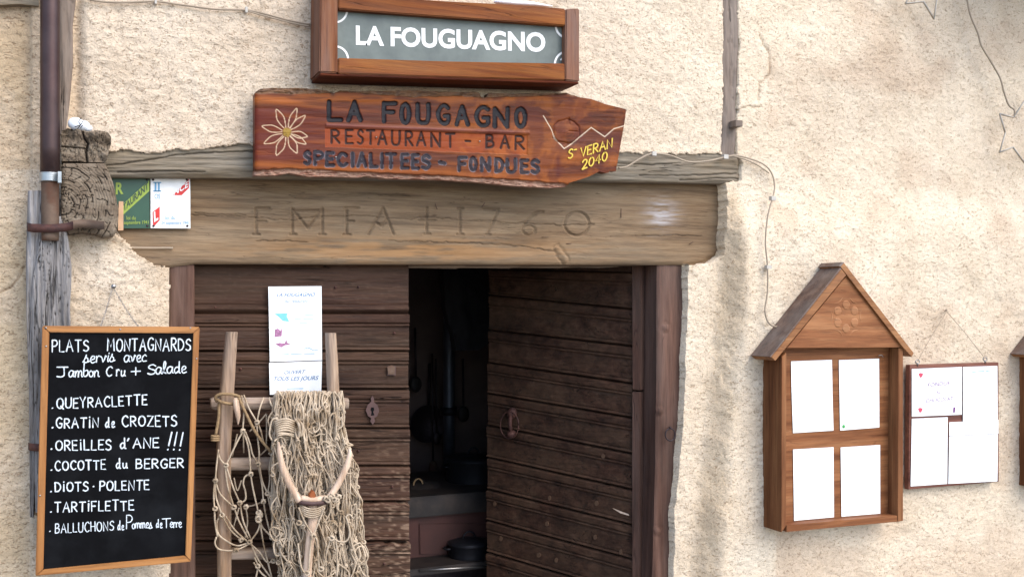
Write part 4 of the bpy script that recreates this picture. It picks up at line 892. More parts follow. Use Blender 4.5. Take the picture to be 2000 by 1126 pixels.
mb = MB(); mb.tube([P(222, 560, .0), P(222, 559, -.05)], .0035, 8); mb.lathe(P(222, 559, -.05), [(0, .003), (.006, .002), (.007, 0)], 10, (0, -1, 0))
tag(mb.build('nail', M['steel'], None), 'large nail in the plaster carrying the chalkboard chain', 'nail')
mb = MB()
for x, y in ((90, 676), (78, 967), (372, 640), (384, 700), (90, 640), (235, 643)): mb.lathe(P(x, y, YB-.0003), [(0, .0012), (.0022, .001), (.0026, 0)], 8, (0, -1, 0))
mb.build('screw_heads', M['steel'], cb)

# ================================================================== papers on the door
YQ = YD-.012
pr = thing('poster', 'upper white poster on the left door with pale house picture and blue title', 'poster', P(577, 705, YQ)); q = WP(YQ)
slab('sheet', [(524, 559.5), (628, 558.5), (629, 703), (527, 706)], YQ, .0008, M['paper'], pr, 0)
def ftx(t, a, b, up, par, m_, off=.0006, bold=0): return ftext('lettering', t, a, b, up, q, off, M[m_], par, bold)
ftx('LA FOUGAGNO', (540, 579), (614, 578), (3, -7), pr, 'inkblue', bold=.01)
ftx('bar restaurant', (556, 590), (600, 590), (2, -4), pr, 'inkblue')
slab('sky_picture', [(536, 612), (562, 611), (560, 617), (565, 628), (552, 626), (544, 618)], q, .0003, M['cyan'], pr, 0, off=.0005)
slab('house_picture', [(537, 643), (543, 641), (548, 646), (549, 639), (551, 646), (550, 656), (536, 658)], q, .0003, M['inkpic'], pr, 0, off=.0005)
slab('house_picture', [(537, 671), (546, 669), (556, 670), (559, 662), (561, 669), (568, 672), (556, 674), (549, 678)], q, .0003, M['inkpic'], pr, 0, off=.0005)
ribbons('fine_print', [[(574, 616), (592, 615.5)], [(596, 615), (612, 615)], [(575, 623), (588, 623)], [(592, 623), (612, 623)], [(585, 630), (600, 630)], [(546, 692), (564, 691)], [(568, 691), (590, 690)], [(594, 690), (614, 690)], [(594, 681), (600, 678), (606, 680), (612, 684), (622, 682)]], q, .0006, 1.1, M['faintblue'], pr, kind='stuff')
pr2 = thing('poster', 'small white notice under the poster saying open every day, on the left door', 'poster', P(577, 769, YQ))
slab('sheet', [(525.5, 708), (629, 704.5), (627.5, 766), (555, 769.5), (527, 770)], YQ-.0015, .0008, M['paper'], pr2, 0); q = WP(YQ-.0015)
ftx('OUVERT', (554, 730), (594, 728.5), (3, -7), pr2, 'inkblue', bold=.005); ftx('TOUS LES JOURS', (533, 743), (620, 741), (3, -8), pr2, 'inkblue', bold=.005)
ribbons('fine_print', [[(560, 758.5), (592, 758)]], q, .0006, 1.3, M['faintblue'], pr2)

# ================================================================== ladder frame with rope net and wooden fork
YR = .02
ld = thing('wooden_ladder', 'pale wooden carrying frame with rungs leaning on the left door behind the net', 'ladder', P(560, 1400, YR))
def rail(name, y0, y1, lef, rig, Y, thick, mat, seed, hor=False):
    if hor: PX, PY = hgrid(y0, y1, lef, rig, 90, 14); t = np.linspace(0, 1, 14)[:, None]; H = (fbm(PX/60, PY/5, 3, seed)-.5)*.006
    else: PX, PY = vgrid(y0, y1, lef, rig, 14, 150); t = np.linspace(0, 1, 14)[None]; H = (fbm(PX/6, PY/60, 3, seed)-.5)*.008
    H = H-.010*(np.exp(-t/.12)+np.exp(-(1-t)/.12)); return patch(name, PX, PY, H, WP(Y), thick, mat, ld)
rail('rail', 648, 1500, F((648, 445), (769, 432), (880, 426), (1126, 428), (1500, 424)), F((648, 465), (769, 458), (880, 452), (1126, 453), (1500, 452)), -.005, .032, M['ladder'], 1)
rail('rail', 650, 1500, F((650, 641), (768, 645), (900, 655), (1500, 690)), F((650, 658), (768, 665), (900, 676), (1500, 715)), -.005, .032, M['ladder'], 4)
rail('rung', 413, 682, F((413, 780), (418, 777), (682, 778)), F((413, 796), (418, 800), (682, 799)), .012, .026, M['ladderx'], 2, True)
rail('rung', 440, 665, F((440, 896), (665, 893)), F((440, 919), (665, 916)), .012, .026, M['ladderx'], 3, True)
rail('rung', 440, 690, F((440, 1073), (690, 1071)), F((440, 1094), (690, 1091)), .012, .026, M['ladderx'], 6, True)
rail('rung', 440, 690, F((440, 1273), (690, 1271)), F((440, 1294), (690, 1291)), .012, .026, M['ladderx'], 8, True)

net = thing('rope_net', 'beige knotted rope net bundled over the top rung and hanging down', 'net', P(620, 1300, -.06))
Cc = lambda x, y: (400+x*.334, 750+y*.334)
RC = .0028; knots = MB()
def knot(x, y, Y, s=1.0, seed=0, mb_=None):
    m_ = mb_ or knots; c = P(x, y, Y); rg_ = random.Random(int(x*7+y*13)+seed); a0 = rg_.uniform(0, 3)
    for k in range(2):
        ax_ = a0+k*1.5; pts = []
        for i in range(9):
            t = i/8*2*math.pi; r = .0062*s
            pts.append(c+A([r*math.cos(t)*math.cos(ax_), -.004*s*math.sin(t)-.002, r*math.cos(t)*math.sin(ax_)])+A([.003*s*math.sin(t)*math.sin(ax_), 0, -.003*s*math.sin(t)*math.cos(ax_)])*1.3)
        m_.tube(pts, RC*.9*s, 6, cap=False)
loose = [[(215, 65), (228, 150), (222, 270)], [(228, 62), (258, 140), (305, 220)], [(345, 78), (322, 140), (305, 220)], [(378, 78), (385, 110), (410, 155)], [(436, 85), (425, 120), (410, 155)],
 [(222, 275), (185, 345), (125, 470)], [(237, 275), (265, 350), (280, 410), (312, 463)], [(226, 280), (248, 340), (262, 420), (268, 523)], [(303, 225), (310, 320), (318, 400), (314, 462)], [(310, 225), (330, 280), (345, 340), (388, 398)],
 [(410, 160), (400, 280), (388, 395)], [(124, 475), (165, 600), (204, 690)], [(78, 400), (92, 440), (124, 472)], [(118, 478), (135, 600), (170, 716)], [(268, 525), (282, 610), (315, 756)],
 [(266, 522), (235, 540), (225, 580), (238, 630), (236, 675), (204, 692)], [(312, 467), (335, 590), (342, 680)], [(318, 467), (335, 560), (365, 635)], [(62, 562), (90, 640), (168, 716)], [(60, 560), (66, 660), (100, 762)], [(58, 565), (52, 640), (56, 725), (60, 810), (75, 890)],
 [(100, 765), (72, 800), (78, 870), (120, 910), (190, 942), (268, 920)], [(102, 768), (150, 850), (212, 906)], [(172, 720), (200, 800), (252, 900)], [(206, 695), (225, 800), (268, 900)], [(317, 765), (335, 830), (390, 890)], [(330, 765), (312, 850), (262, 922)],
 [(343, 685), (360, 780), (390, 890), (430, 1010), (445, 1126)], [(367, 640), (385, 730), (410, 850), (430, 950), (445, 1060)], [(68, 890), (60, 930), (90, 965), (180, 968), (268, 928)], [(270, 930), (300, 1000), (335, 1060), (385, 1126)], [(325, 820), (345, 940), (372, 1050), (392, 1126)],
 [(122, 770), (175, 850), (250, 918)], [(262, 275), (310, 230), (360, 172)], [(360, 172), (362, 280), (358, 380)], [(312, 425), (350, 390), (372, 370)], [(225, 280), (228, 400)], [(240, 715), (290, 705), (340, 685)], [(170, 545), (190, 620), (215, 560)], [(240, 715), (250, 800), (235, 900)], [(200, 720), (160, 860)],
 [(412, 158), (420, 260), (400, 330), (392, 400)], [(80, 380), (68, 480), (62, 560)], [(392, 405), (378, 480), (380, 560), (368, 632)], [(388, 405), (400, 500), (390, 560)], [(290, 1010), (310, 1060), (300, 1126)], [(265, 930), (320, 980), (370, 1040), (440, 1000)], [(455, 90), (470, 115), (462, 160), (440, 260)], [(190, 290), (160, 420)], [(285, 1040), (330, 1100), (360, 1126)]]
for i, pts in enumerate(loose):
    m_ = MB(); back = i in (33, 34, 35, 36, 37, 38, 39, 40, 48); Y = .028 if back else -.018-.008*(i % 3)/3
    pp_ = []
    for k, (x, y) in enumerate(pts):
        X_, Y_ = Cc(x, y); yy = Y
        if y < 100: yy = .004
        pp_.append((X_, Y_, yy))
    m_.tube(pxs(pp_, 0, 6), RC*(.85 if back else .95), 6); m_.build('net_cord', M['rope'], net)
for (x, y) in ((222, 272), (305, 222), (410, 156), (388, 400), (124, 472), (312, 464), (268, 523), (204, 692), (170, 717), (315, 757), (342, 683), (366, 637), (62, 562), (101, 764), (212, 907), (262, 920), (182, 968), (392, 892), (240, 715), (400, 1030), (60, 725), (310, 1060)):
    X_, Y_ = Cc(x, y); knot(X_, Y_, -.024, 1.1)
mb = MB()
for k in range(4): X_, Y_ = Cc(316+6*math.sin(k*2), 750+k*14); knot(X_, Y_, -.03, 1.25, k)
# the bundled part of the net: collapsed diamond mesh in several layers
tl = F((768, 536), (800, 532), (860, 530), (900, 534), (960, 528), (1000, 530), (1060, 536), (1126, 548), (1300, 570)); tr = F((768, 668), (800, 668), (850, 672), (880, 676), (920, 692), (960, 698), (1010, 700), (1060, 708), (1126, 716), (1300, 730))
rg = random.Random(11); tang = MB(); NK = 0
for layer in range(9):
    Yl = .0-.010*layer; nc = 11+layer//2; rows = []
    y = 764+rg.uniform(-3, 3); ys = [y]
    while y < 1290: y += rg.uniform(44, 108); ys.append(y)
    cols = {}
    for ri, yy in enumerate(ys):
        for c_ in range(nc+1):
            if (c_+ri) % 2 and c_ < nc: continue
            f_ = (c_+.5)/nc; f_ = min(1, max(0, f_+rg.uniform(-.6, .6)/nc)); jy = rg.uniform(-24, 24) if ri else rg.uniform(0, 5)
            Yk = Yl+rg.uniform(-.010, .010)-(.03*math.sin(math.pi*f_)*min(1, (yy-760)/160))
            if ri == 0: Yk = -.002-.004*layer
            cols[(ri, c_)] = (tl(yy)+(tr(yy)-tl(yy))*f_, yy+jy, Yk)
    for ri in range(len(ys)-1):
        for c_ in range(nc+1):
            if (ri, c_) not in cols: continue
            a = cols[(ri, c_)]
            if ri: knot(a[0], a[1], a[2], rg.uniform(.85, 1.15), layer)
            for dc_ in (-1, 1):
                b = cols.get((ri+1, c_+dc_))
                if b is None: continue
                L_ = abs(b[1]-a[1]); s1, s2 = rg.uniform(-7, 7), rg.uniform(-7, 7)
                if rg.random() < .25: s1 *= 2.4; s2 *= -1.6
                mid1 = (a[0]*.66+b[0]*.34+s1, a[1]*.66+b[1]*.34+rg.uniform(-6, 8), (a[2]*.66+b[2]*.34)-.004+rg.uniform(-.004, .004))
                mid2 = (a[0]*.3+b[0]*.7+s2, a[1]*.3+b[1]*.7+rg.uniform(-8, 10), (a[2]*.3+b[2]*.7)-.004+rg.uniform(-.004, .004))
                tang.tube(pxs([a, mid1, mid2, b], 0, 4), RC*rg.uniform(.8, 1.02), 6, cap=False)
    for c_ in range(nc):           # loops over the rung
        x = tl(768)+(tr(768)-tl(768))*(c_+rg.random())/nc
        tang.tube(pxs([(x-2, 800, .006), (x-1, 772, -.004-.003*layer), (x+rg.uniform(-2, 2), 766+rg.uniform(-3, 3), .012), (x+2, 774, .04), (x+2, 800, .045)], 0, 4), RC, 6, cap=False)
for k in range(105):
    f_ = (k+.5)/105+rg.uniform(-.03, .03); y = 772; pts = []; f0 = f_; Yk = -.012-.05*rg.random()
    while y < 1290:
        b_ = -.045*math.sin(math.pi*min(1, max(0, f0)))*min(1, (y-765)/150)
        pts.append((tl(y)+(tr(y)-tl(y))*min(1.0, max(0.0, f0)), y, Yk+b_+rg.uniform(-.006, .006) if y > 775 else -.006)); y += rg.uniform(26, 60); f0 += rg.uniform(-.055, .055)
        if rg.random() < .3 and y < 1280: knot(pts[-1][0], pts[-1][1], pts[-1][2], rg.uniform(.9, 1.2), 77)
    tang.tube(pxs(pts, 0, 4), RC*rg.uniform(.85, 1.05), 6, cap=False)
# wandering slack loops
for k in range(90):
    y = rg.uniform(800, 1200); x = rg.uniform(tl(y)+6, tr(y)-6); a = rg.uniform(0, 6.28); n_ = rg.randint(5, 8); pts = []
    rx, ry = rg.uniform(5, 15), rg.uniform(10, 34); Yk = -.075-.02*rg.random()
    for i in range(n_): t = a+i*.85; pts.append((x+rx*math.cos(t)+rg.uniform(-3, 3), y+ry*math.sin(t)+rg.uniform(-4, 4), Yk+rg.uniform(-.006, .006)))
    tang.tube(pxs(pts, 0, 4), RC*rg.uniform(.85, 1), 6)
tang.build('net_tangle', M['rope'], net, kind='stuff'); knots.build('net_knots', M['rope'], net, kind='stuff')
# coil gathered at the upper left of the bundle
mb = MB()
for k in range(8):
    y0 = 822+k*4.2; mb.tube(pxs([(578, y0+2, -.088), (560, y0-3+rg.uniform(-2, 2), -.1), (545, y0-2, -.1), (537+k*.7, y0+3, -.09), (548, y0+7, -.08), (575, y0+5, -.08)], 0, 5), RC*1.1, 6)
mb.tube(pxs([(576, 818, -.085), (584, 830, -.105), (584, 850, -.1), (577, 862, -.085)], 0, 5), RC*1.6, 6); mb.tube(pxs([(582, 818, -.085), (591, 832, -.1), (588, 852, -.095)], 0, 5), RC*1.5, 6)
mb.build('cord_coil', M['rope'], net)
rp = thing('rope_lashing', 'brown twisted rope lashed round the left rail with its knotted end hanging', 'rope', P(440, 850, -.03))
mb = MB(); rr = .0046
mb.tube(pxs([(424, 784, -.012), (421, 775, -.018), (432, 769, -.024), (455, 770, -.024), (468, 774, -.012)], 0, 5), rr, 8)
mb.tube(pxs([(423, 779, -.014), (434, 785, -.026), (455, 788, -.022), (460, 780, -.02)], 0, 5), rr, 8)
mb.tube(pxs([(428, 786, -.012), (427, 815, -.016), (421, 850, -.02)], 0, 5), rr, 8)
for k in range(3): mb.tube([P(420+7*math.cos(a), 851+k*4, -.022)+A([0, -.007*math.sin(a), 0]) for a in np.linspace(0, 2*math.pi, 10)], rr*.8, 6, cap=False)
mb.tube(pxs([(466, 776, -.018), (480, 806, -.026), (500, 845, -.03), (529, 882, -.034)], 0, 6), rr*.95, 8)
mb.build('rope', M['rope2'], rp)
mb = MB(); mb.tube(pxs([(460, 777, -.034), (462, 795, -.036), (465, 812, -.034), (465, 829, -.03)], 0, 4), [.004, .0085, .009, .0092, .0093, .009, .0085, .008, .0075, .006, .0045, .003, .0015][:13], 8)
mb.build('toggle', M['horn'], rp)
fk = thing('wooden_fork', 'pale forked wooden stick with two curved prongs, tied on the net by cord', 'fork', P(605, 1200, -.13))
YF = -.135
def horn(pts, radii): m_ = MB(); c = pxs(pts, YF, 6); m_.tube(c, list(np.interp(np.linspace(0, 1, len(c)), np.linspace(0, 1, len(radii)), radii)), 10); return m_.build('prong', M['horn'], fk)
horn([(544, 862), (546, 882), (553, 915), (566, 946), (584, 978)], [.002, .0078, .0100, .0105, .010])
horn([(683, 876), (683, 890), (675, 914), (660, 945), (638, 978)], [.004, .0088, .0102, .0105, .010])
m_ = MB(); c = pxs([(611, 978, YF+.01), (611, 1010, YF+.008), (605, 1060, YF), (600, 1126, YF), (596, 1250, YF)], 0, 6); m_.tube(c, list(np.linspace(.015, .012, len(c))), 12); m_.build('shaft', M['horn'], fk)
m_ = MB(); m_.tube(pxs([(588, 972, YF+.005), (611, 976, YF-.002), (636, 972, YF+.005)], 0, 5), .010, 8); m_.build('cross_block', M['horn'], fk)
strap('iron_clamp', [(580, 976, YF+.03), (580, 979, YF-.004), (592, 982, YF-.014), (611, 983.5, YF-.018), (630, 982, YF-.014), (641, 979, YF-.004), (642, 976, YF+.03)], .0062, fk, M['purpleiron'])
slab('wedge', [(605, 978), (604, 966), (611, 956), (616, 961), (617, 978)], YF-.006, .02, M['wedge'], fk, .002)
m_ = MB()
for k in range(5): m_.tube(pxs([(586-k*.5, 984+k*3, YF), (597, 991+k*4, YF-.014), (612, 993.5+k*4, YF-.018), (626, 990+k*3.6, YF-.013), (637-k, 982+k*3, YF)], 0, 5), RC*.9, 6)
m_.build('binding_cord', M['rope'], fk)
for pts in ([(583, 990), (595, 1018), (611, 1044)], [(634, 990), (622, 1020), (612, 1044)], [(609, 1046), (606, 1070), (603, 1110), (598, 1118), (588, 1105), (582, 1060)], [(615, 1046), (620, 1060), (624, 1112), (632, 1104), (640, 1070), (646, 1052)], [(646, 1050), (656, 1056), (659, 1100), (658, 1126)], [(640, 1048), (660, 1056), (676, 1056), (683, 1040), (678, 1015), (676, 1008), (683, 1004), (690, 1012)]):
    m_ = MB(); m_.tube(pxs(pts, YF-.02, 6), RC*.95, 6); m_.build('tie_cord', M['rope'], fk)
m_ = MB()
for x, y in ((611, 1045), (600, 1118), (627, 1110), (648, 1050), (584, 1020)): knot(x, y, YF-.02, 1.2, 1, m_)
for k in range(7): knot(636+k*4.2, 972+4*math.sin(k*1.7), YF-.01, 1.2, k, m_)
m_.build('tie_knots', M['rope'], fk, kind='stuff')

# ================================================================== gabled menu cases
YM = -.150; YI = YM+.052; WY = -.04
mc = thing('menu_case', 'brown wooden menu case with gabled roof and carved rosette, holding four sheets', 'menu case', P(1640, 1036, YM))
slab('side_panel', [(1527, 696), (1536, 688), (1535.5, 1026), (1526, 1039)], YM, .112, M['casev'], mc, .001)
slab('side_panel', [(1755, 679), (1764, 680), (1764, 1016), (1753.5, 1018)], YM, .112, M['casev'], mc, .001)
slab('bottom_board', [(1536.4, 1025), (1752.5, 1006), (1752.5, 1018), (1536, 1038)], YM+.001, .109, M['case'], mc, .001)
slab('back_panel', [(1515, 660), (1752, 660), (1752, 1010), (1515, 1030)], YI, .012, M['case'], mc, 0)
slab('gable_panel', [(1537, 679), (1653, 539), (1761, 678)], YM-.002, .012, M['case'], mc, .0008)
slab('roof_board', [(1507, 697), (1644, 525), (1653, 537), (1514.5, 704)], YM-.012, .118, M['casetrim'], mc, .001)
slab('roof_board', [(1642, 521), (1649, 513.5), (1785, 689), (1781, 696.5), (1764, 678), (1653.6, 536)], YM-.012, .118, M['casetrim'], mc, .001)
slab('roof_covering', [(1504, 696), (1642.5, 521.6), (1644.5, 524), (1506.3, 697)], YM-.009, .114, M['caseroof'], mc, .0003)
slab('ridge_cap', [(1638.5, 519.5), (1645, 511.5), (1649.5, 512.3), (1642.2, 520.4)], YM-.010, .116, M['caseroof'], mc, .0003)
# rosette
rr_ = np.linspace(0, 1.0, 34)[:, None]; aa = np.linspace(0, 2*math.pi, 97)[None]
rad = (31+2.6*np.cos(6*aa+math.pi))*rr_; PX = 1653+rad*np.cos(aa); PY = 618+rad*np.sin(aa)*1.22
k6 = np.abs(((aa/(math.pi/3)) % 1)-.5)*2           # 1 on spokes, 0 between
R_ = 26*rr_
dleaf = np.abs(np.sin(3*aa))*R_*.5; petal = np.clip(1-dleaf/(4.2*np.sin(np.clip(R_/20, 0, 1)*math.pi)+.2), 0, 1)*(R_ < 20)
arcs_ = np.zeros_like(PX)
for k in range(6):
    a = k*math.pi/3+math.pi/6; ccx, ccy = 16*math.cos(a), 16*math.sin(a); d = np.hypot(R_*np.cos(aa)-ccx, R_*np.sin(aa)-ccy); arcs_ += np.exp(-((d-8.5)/1.3)**2)
H = -.008*np.clip(petal, 0, 1)-.007*np.clip(arcs_, 0, 1)-.009*np.exp(-((R_-22)/1.4)**2)+.0005; H = H*(rr_ < .97)-.002*(rr_ >= .97)
Wr = WP(YM-.0035).at(PX, PY)+H[..., None]*WP(0).n
grid_mesh('rosette', Wr[::-1], M['carve'], mc)
m_ = MB(); m_.tube(pxs([(1716, 694), (1722, 693), (1725, 697)], YI-.012, 4), .0015, 6); m_.build('hook', M['steel'], mc)
kids = list(mc.children)
def cloned(root, delta, scale, label):
    r = root.copy(); COL.objects.link(r); r.location = root.location+Vector(delta); r.scale = scale; r['label'] = label
    for ch_ in root.children: c_ = ch_.copy(); COL.objects.link(c_); c_.parent = r
    return r
dx = P(1976, 686, -.05)[0]-P(1470, 690, -.05)[0]
mc['group'] = 'gabled menu cases on the wall'
cloned(mc, (dx, 0, .06), (1, 1, .88), 'second gabled menu case cut off by the right edge, beyond the notice board')
sh = lambda name, lab, poly, Y, cat='paper': tag(slab(name, poly, Y, .0008, M['paper'], None, 0), lab, cat)
YH = YI-.003
sh('menu_sheet', 'white menu sheet in the upper left of the gabled case', [(1545, 705), (1625, 702), (1626, 770), (1628, 840), (1549, 845), (1546, 760)], YH)
s2 = thing('menu_sheet', 'white menu sheet with a tiny green sticker, upper right in the gabled case', 'paper', P(1678, 840, YH))
slab('sheet', [(1638.5, 702.6), (1717, 699.7), (1717.7, 834), (1641, 840)], YH, .0008, M['paper'], s2, 0)
m_ = MB(); m_.lathe(P(1648, 832, YH-.001), [(0, .0008), (.0065, .0006), (.007, 0)], 14, (0, -1, 0)); m_.build('sticker', M['grn'], s2)
sh('menu_sheet', 'white menu sheet in the lower left of the gabled case', [(1549, 877), (1628, 872.4), (1629, 1009), (1551, 1016)], YH)
sh('menu_sheet', 'white menu sheet in the lower right of the gabled case', [(1642, 873), (1719, 868), (1719.4, 1002), (1643.7, 1008)], YH)

# ================================================================== notice board
YN = -.078
nb = thing('notice_board', 'thin brown notice board hanging by a string right of the gabled menu case', 'notice board', P(1865, 950, YN))
slab('board', [(1777, 712), (1950.5, 707), (1951, 940), (1774.5, 955)], YN, .022, M['board2'], nb, .001)
m_ = MB(); m_.tube(pxs([(1849, 608, -.072), (1820, 655, -.075), (1792, 705, -.085)], 0, 4), .0012, 5); m_.tube(pxs([(1849, 608, -.072), (1885, 650, -.075), (1924, 700, -.085)], 0, 4), .0012, 5); m_.build('string', M['cable'], nb)
for x, y in ((1792, 706), (1924, 701)):
    m_ = MB(); m_.tube([P(x+4*math.cos(a), y+4*math.sin(a), YN-.004) for a in np.linspace(0, 2*math.pi, 10)], .0022, 6, cap=False); m_.tube([P(x, y+2, YN-.004), P(x, y+9, YN+.002)], .003, 6); m_.build('eyelet', M['steel'], nb)
m_ = MB(); m_.tube([P(1848.5, 606, -.03), P(1848.5, 605, -.085)], .003, 7); m_.ball(P(1848.5, 605, -.085), .005); tag(m_.build('nail', M['cable'], None), 'small nail above the notice board holding its string', 'nail')
s4 = thing('notice_sheet', 'white sheet with purple chocolate fondue notice and strawberries', 'paper', P(1830, 813, YN-.005)); YK = YN-.004
slab('sheet', [(1781, 720), (1879, 716), (1878.5, 809), (1781, 813)], YK, .0008, M['paper'], s4, 0); q = WP(YK)
ftx('FONDUE', (1812, 755), (1855, 751), (1, -8), s4, 'inkpurple'); ftx('AU', (1828, 769), (1838, 768), (1, -7), s4, 'inkpurple'); ftx('CHOCOLAT', (1808, 786), (1861, 781), (1, -8), s4, 'inkpurple')
for a, b in ((1798, 733), (1797, 801)):
    slab('strawberry', [(a-4, b-4), (a, b-5.5), (a+5, b-4), (a+3.5, b+1), (a, b+5), (a-3, b)], q, .0003, M['inkred'], s4, 0, off=.0004)
slab('cup_picture', [(1862, 795), (1866, 794), (1865, 805), (1861, 805)], q, .0003, M['inkpurple'], s4, 0, off=.0004)
s5 = thing('notice_sheet', 'tall white sheet in the upper right of the notice board with faint blue heading', 'paper', P(1915, 822, YK))
slab('sheet', [(1881, 716), (1948, 714), (1948.5, 822), (1881, 823)], YK-.0015, .0008, M['paper'], s5, 0); q = WP(YK-.0015)
ribbons('fine_print', [[(1899, 726), (1906, 725)], [(1910, 725), (1922, 724)], [(1926, 724), (1934, 723)]], q, .0006, 1.6, M['faintblue'], s5, kind='stuff')
sh('notice_sheet', 'white sheet peeping out below the tall sheet on the notice board', [(1854, 824), (1950, 819), (1950, 846), (1854, 850.5)], YK)
sh('notice_sheet', 'white sheet in the lower left of the notice board', [(1781, 817), (1851, 814), (1850, 944), (1778.8, 949)], YK)
sh('notice_sheet', 'white sheet in the lower right of the notice board', [(1854, 851.5), (1949, 847), (1948, 939), (1852.5, 944)], YK)

# ================================================================== cables and stars
YW = -.014
ca = thing('wall_cable', 'thin cable running over the plaster from the top left to the box sign', 'cable', P(380, 25, YW))
m_ = MB(); m_.tube(pxs([(150, -8), (190, 2), (235, 5), (304, 3), (350, 9), (420, 18), (481, 20), (520, 28), (565, 40), (606, 48)], YW, 6), .0032, 6); m_.tube(pxs([(481, 21), (520, 32), (570, 45), (606, 52)], YW, 6), .0028, 6); m_.build('cable', M['cable'], ca)
for x, y in ((304, 3), (481, 20)): m_ = MB(); m_.box(P(x-1.6, y+4, YW-.004), P(x+1.6, y-4, YW+.01)); m_.build('cable_clip', M['clip'], ca, smooth=False)
cb2 = thing('wall_cable', 'grey cable clipped along the upper beam and down to the gabled menu case', 'cable', P(1430, 400, -.02))
m_ = MB(); m_.tube(pxs([(1208, 328, -.03), (1225, 325, -.03), (1250, 310, -.03), (1275, 300, -.03), (1310, 304, -.03), (1345, 316, -.03), (1385, 314, -.03), (1430, 304, -.03), (1458, 308, -.025), (1490, 320, -.02), (1507, 338, -.02), (1513, 365, -.03), (1508, 390, -.045), (1500, 420, -.055), (1495, 470, -.06), (1499, 520, -.062), (1499, 570, -.062), (1494, 605, -.062), (1500, 628, -.062), (1512, 637, -.062), (1526, 637, -.062)], 0, 6), .0033, 6)
m_.tube(pxs([(1430, 304, -.03), (1460, 313, -.025), (1482, 324, -.02), (1502, 338, -.022)], 0, 6), .003, 6); m_.build('cable', M['cable'], cb2)
for x, y, Y in ((1276, 300, -.03), (1416, 306, -.03), (1509, 387, -.045), (1500, 521, -.06)): m_ = MB(); m_.box(P(x-1.6, y+3.5, Y-.005), P(x+1.6, y-3, Y+.012)); m_.build('cable_clip', M['clip'], cb2, smooth=False)
YX = -.05
def star(name, lab, outline, Y):
    t_ = thing(name, lab, 'star', P(outline[0][0], max(p[1] for p in outline), Y), 'unlit outline stars on the wall')
    m_ = MB()
    for a, b in zip(outline, outline[1:]+outline[:1]): m_.tube([P(a[0], a[1], Y), P(b[0], b[1], Y)], .0034, 7)
    m_.build('light_tube', M['startube'], t_); m_ = MB()
    for a, b in zip(outline, outline[1:]+outline[:1]): m_.tube([P(a[0]+1, a[1]-1.2, Y-.004), P(b[0]+1, b[1]-1.2, Y-.004)], .0022, 5)
    m_.build('frame_wire', M['clip'], t_); return t_
star('outline_star', 'unlit outline star at the right edge, hanging on its long cable', [(1952, 223), (1979, 230), (2012, 180), (2022, 236), (2058, 232), (2036, 268), (2058, 302), (2016, 292), (2000, 318), (1978, 288), (1952, 298), (1963, 260)], YX)
star('outline_star', 'unlit outline star cut off by the top edge on the upper right wall', [(1768, 8), (1803, 4), (1824, 38), (1830, -8), (1870, -14), (1838, -44), (1848, -84), (1812, -64), (1782, -88), (1786, -48), (1752, -30), (1779, -12)], YX)
tag(tubeobj('star_cable', pxs([(1880, -60), (1889, 0), (1896, 32), (1910, 66), (1917, 90), (1935, 120), (1953, 152), (1961, 180), (1970, 205), (1981, 215), (1981, 229)], YX, 6), .0036, M['cable'], None), 'grey cable coming down the upper right wall to the outline star', 'cable')

# ================================================================== inside the room
st = thing('kitchen_stove', 'old iron kitchen stove with red brown front standing in the dark room', 'stove', P(870, 1400, .95))
Ys = .95; 
def xz(px_, py_, Y): p = P(px_, py_, Y); return p
# cooking top: rounded corner plate with thick rim
a = P(740, 972, Ys); b = P(1040, 972, Ys); ztop = P(840, 968, Ys)[2]; zrim = P(840, 1008, Ys)[2]
def rslab(name, x0, x1, y0, y1, z0, z1, r, mat, par):
    bm = bmesh.new(); pts = []
    for (cx_, cy_, a0) in ((x0+r, y0+r, math.pi), (x1-r, y0+r, 1.5*math.pi), (x1-r, y1-r, 0), (x0+r, y1-r, .5*math.pi)):
        for k in range(7): q_ = a0+k/6*math.pi/2; pts.append((cx_+r*math.cos(q_), cy_+r*math.sin(q_)))
    f = bm.faces.new([bm.verts.new((x, y, z0)) for x, y in pts]); e_ = bmesh.ops.extrude_face_region(bm, geom=[f])
    for v_ in e_['geom']:
        if isinstance(v_, bmesh.types.BMVert): v_.co.z = z1
    bmesh.ops.recalc_face_normals(bm, faces=bm.faces); bmesh.ops.bevel(bm, geom=list(bm.edges), offset=.004, segments=2, affect='EDGES')
    vs = [v_.co[:] for v_ in bm.verts]; bm.verts.index_update(); fs = [[v_.index for v_ in f_.verts] for f_ in bm.faces]; bm.free()
    return mkobj(name, vs, fs, mat, par)
rslab('cooking_top', a[0], b[0], Ys, Ys+.62, zrim, ztop, .05, M['stoveiron'], st)
zb = P(840, 1086, Ys+.03)[2]
rslab('stove_body', a[0]+.03, b[0]-.03, Ys+.03, Ys+.6, zb, zrim-.001, .03, M['stovered'], st)
slab('oven_door', [(819, 1022), (960, 1020), (960, 1080), (820, 1082)], Ys+.022, .012, M['stovered'], st, .003)
a2 = P(740, 1092, Ys-.16); rslab('hearth_shelf', a2[0], b[0], Ys-.14, Ys+.6, zb-.03, zb-.001, .03, M['stoveiron'], st)
tubeobj('shelf_rail', [P(820, 1113, Ys-.15), P(955, 1105, Ys-.15)], .005, M['steel'], st)
rslab('stove_base', a[0]+.04, b[0]-.04, Ys+.1, Ys+.58, .03, zb-.031, .03, M['iron'], st)
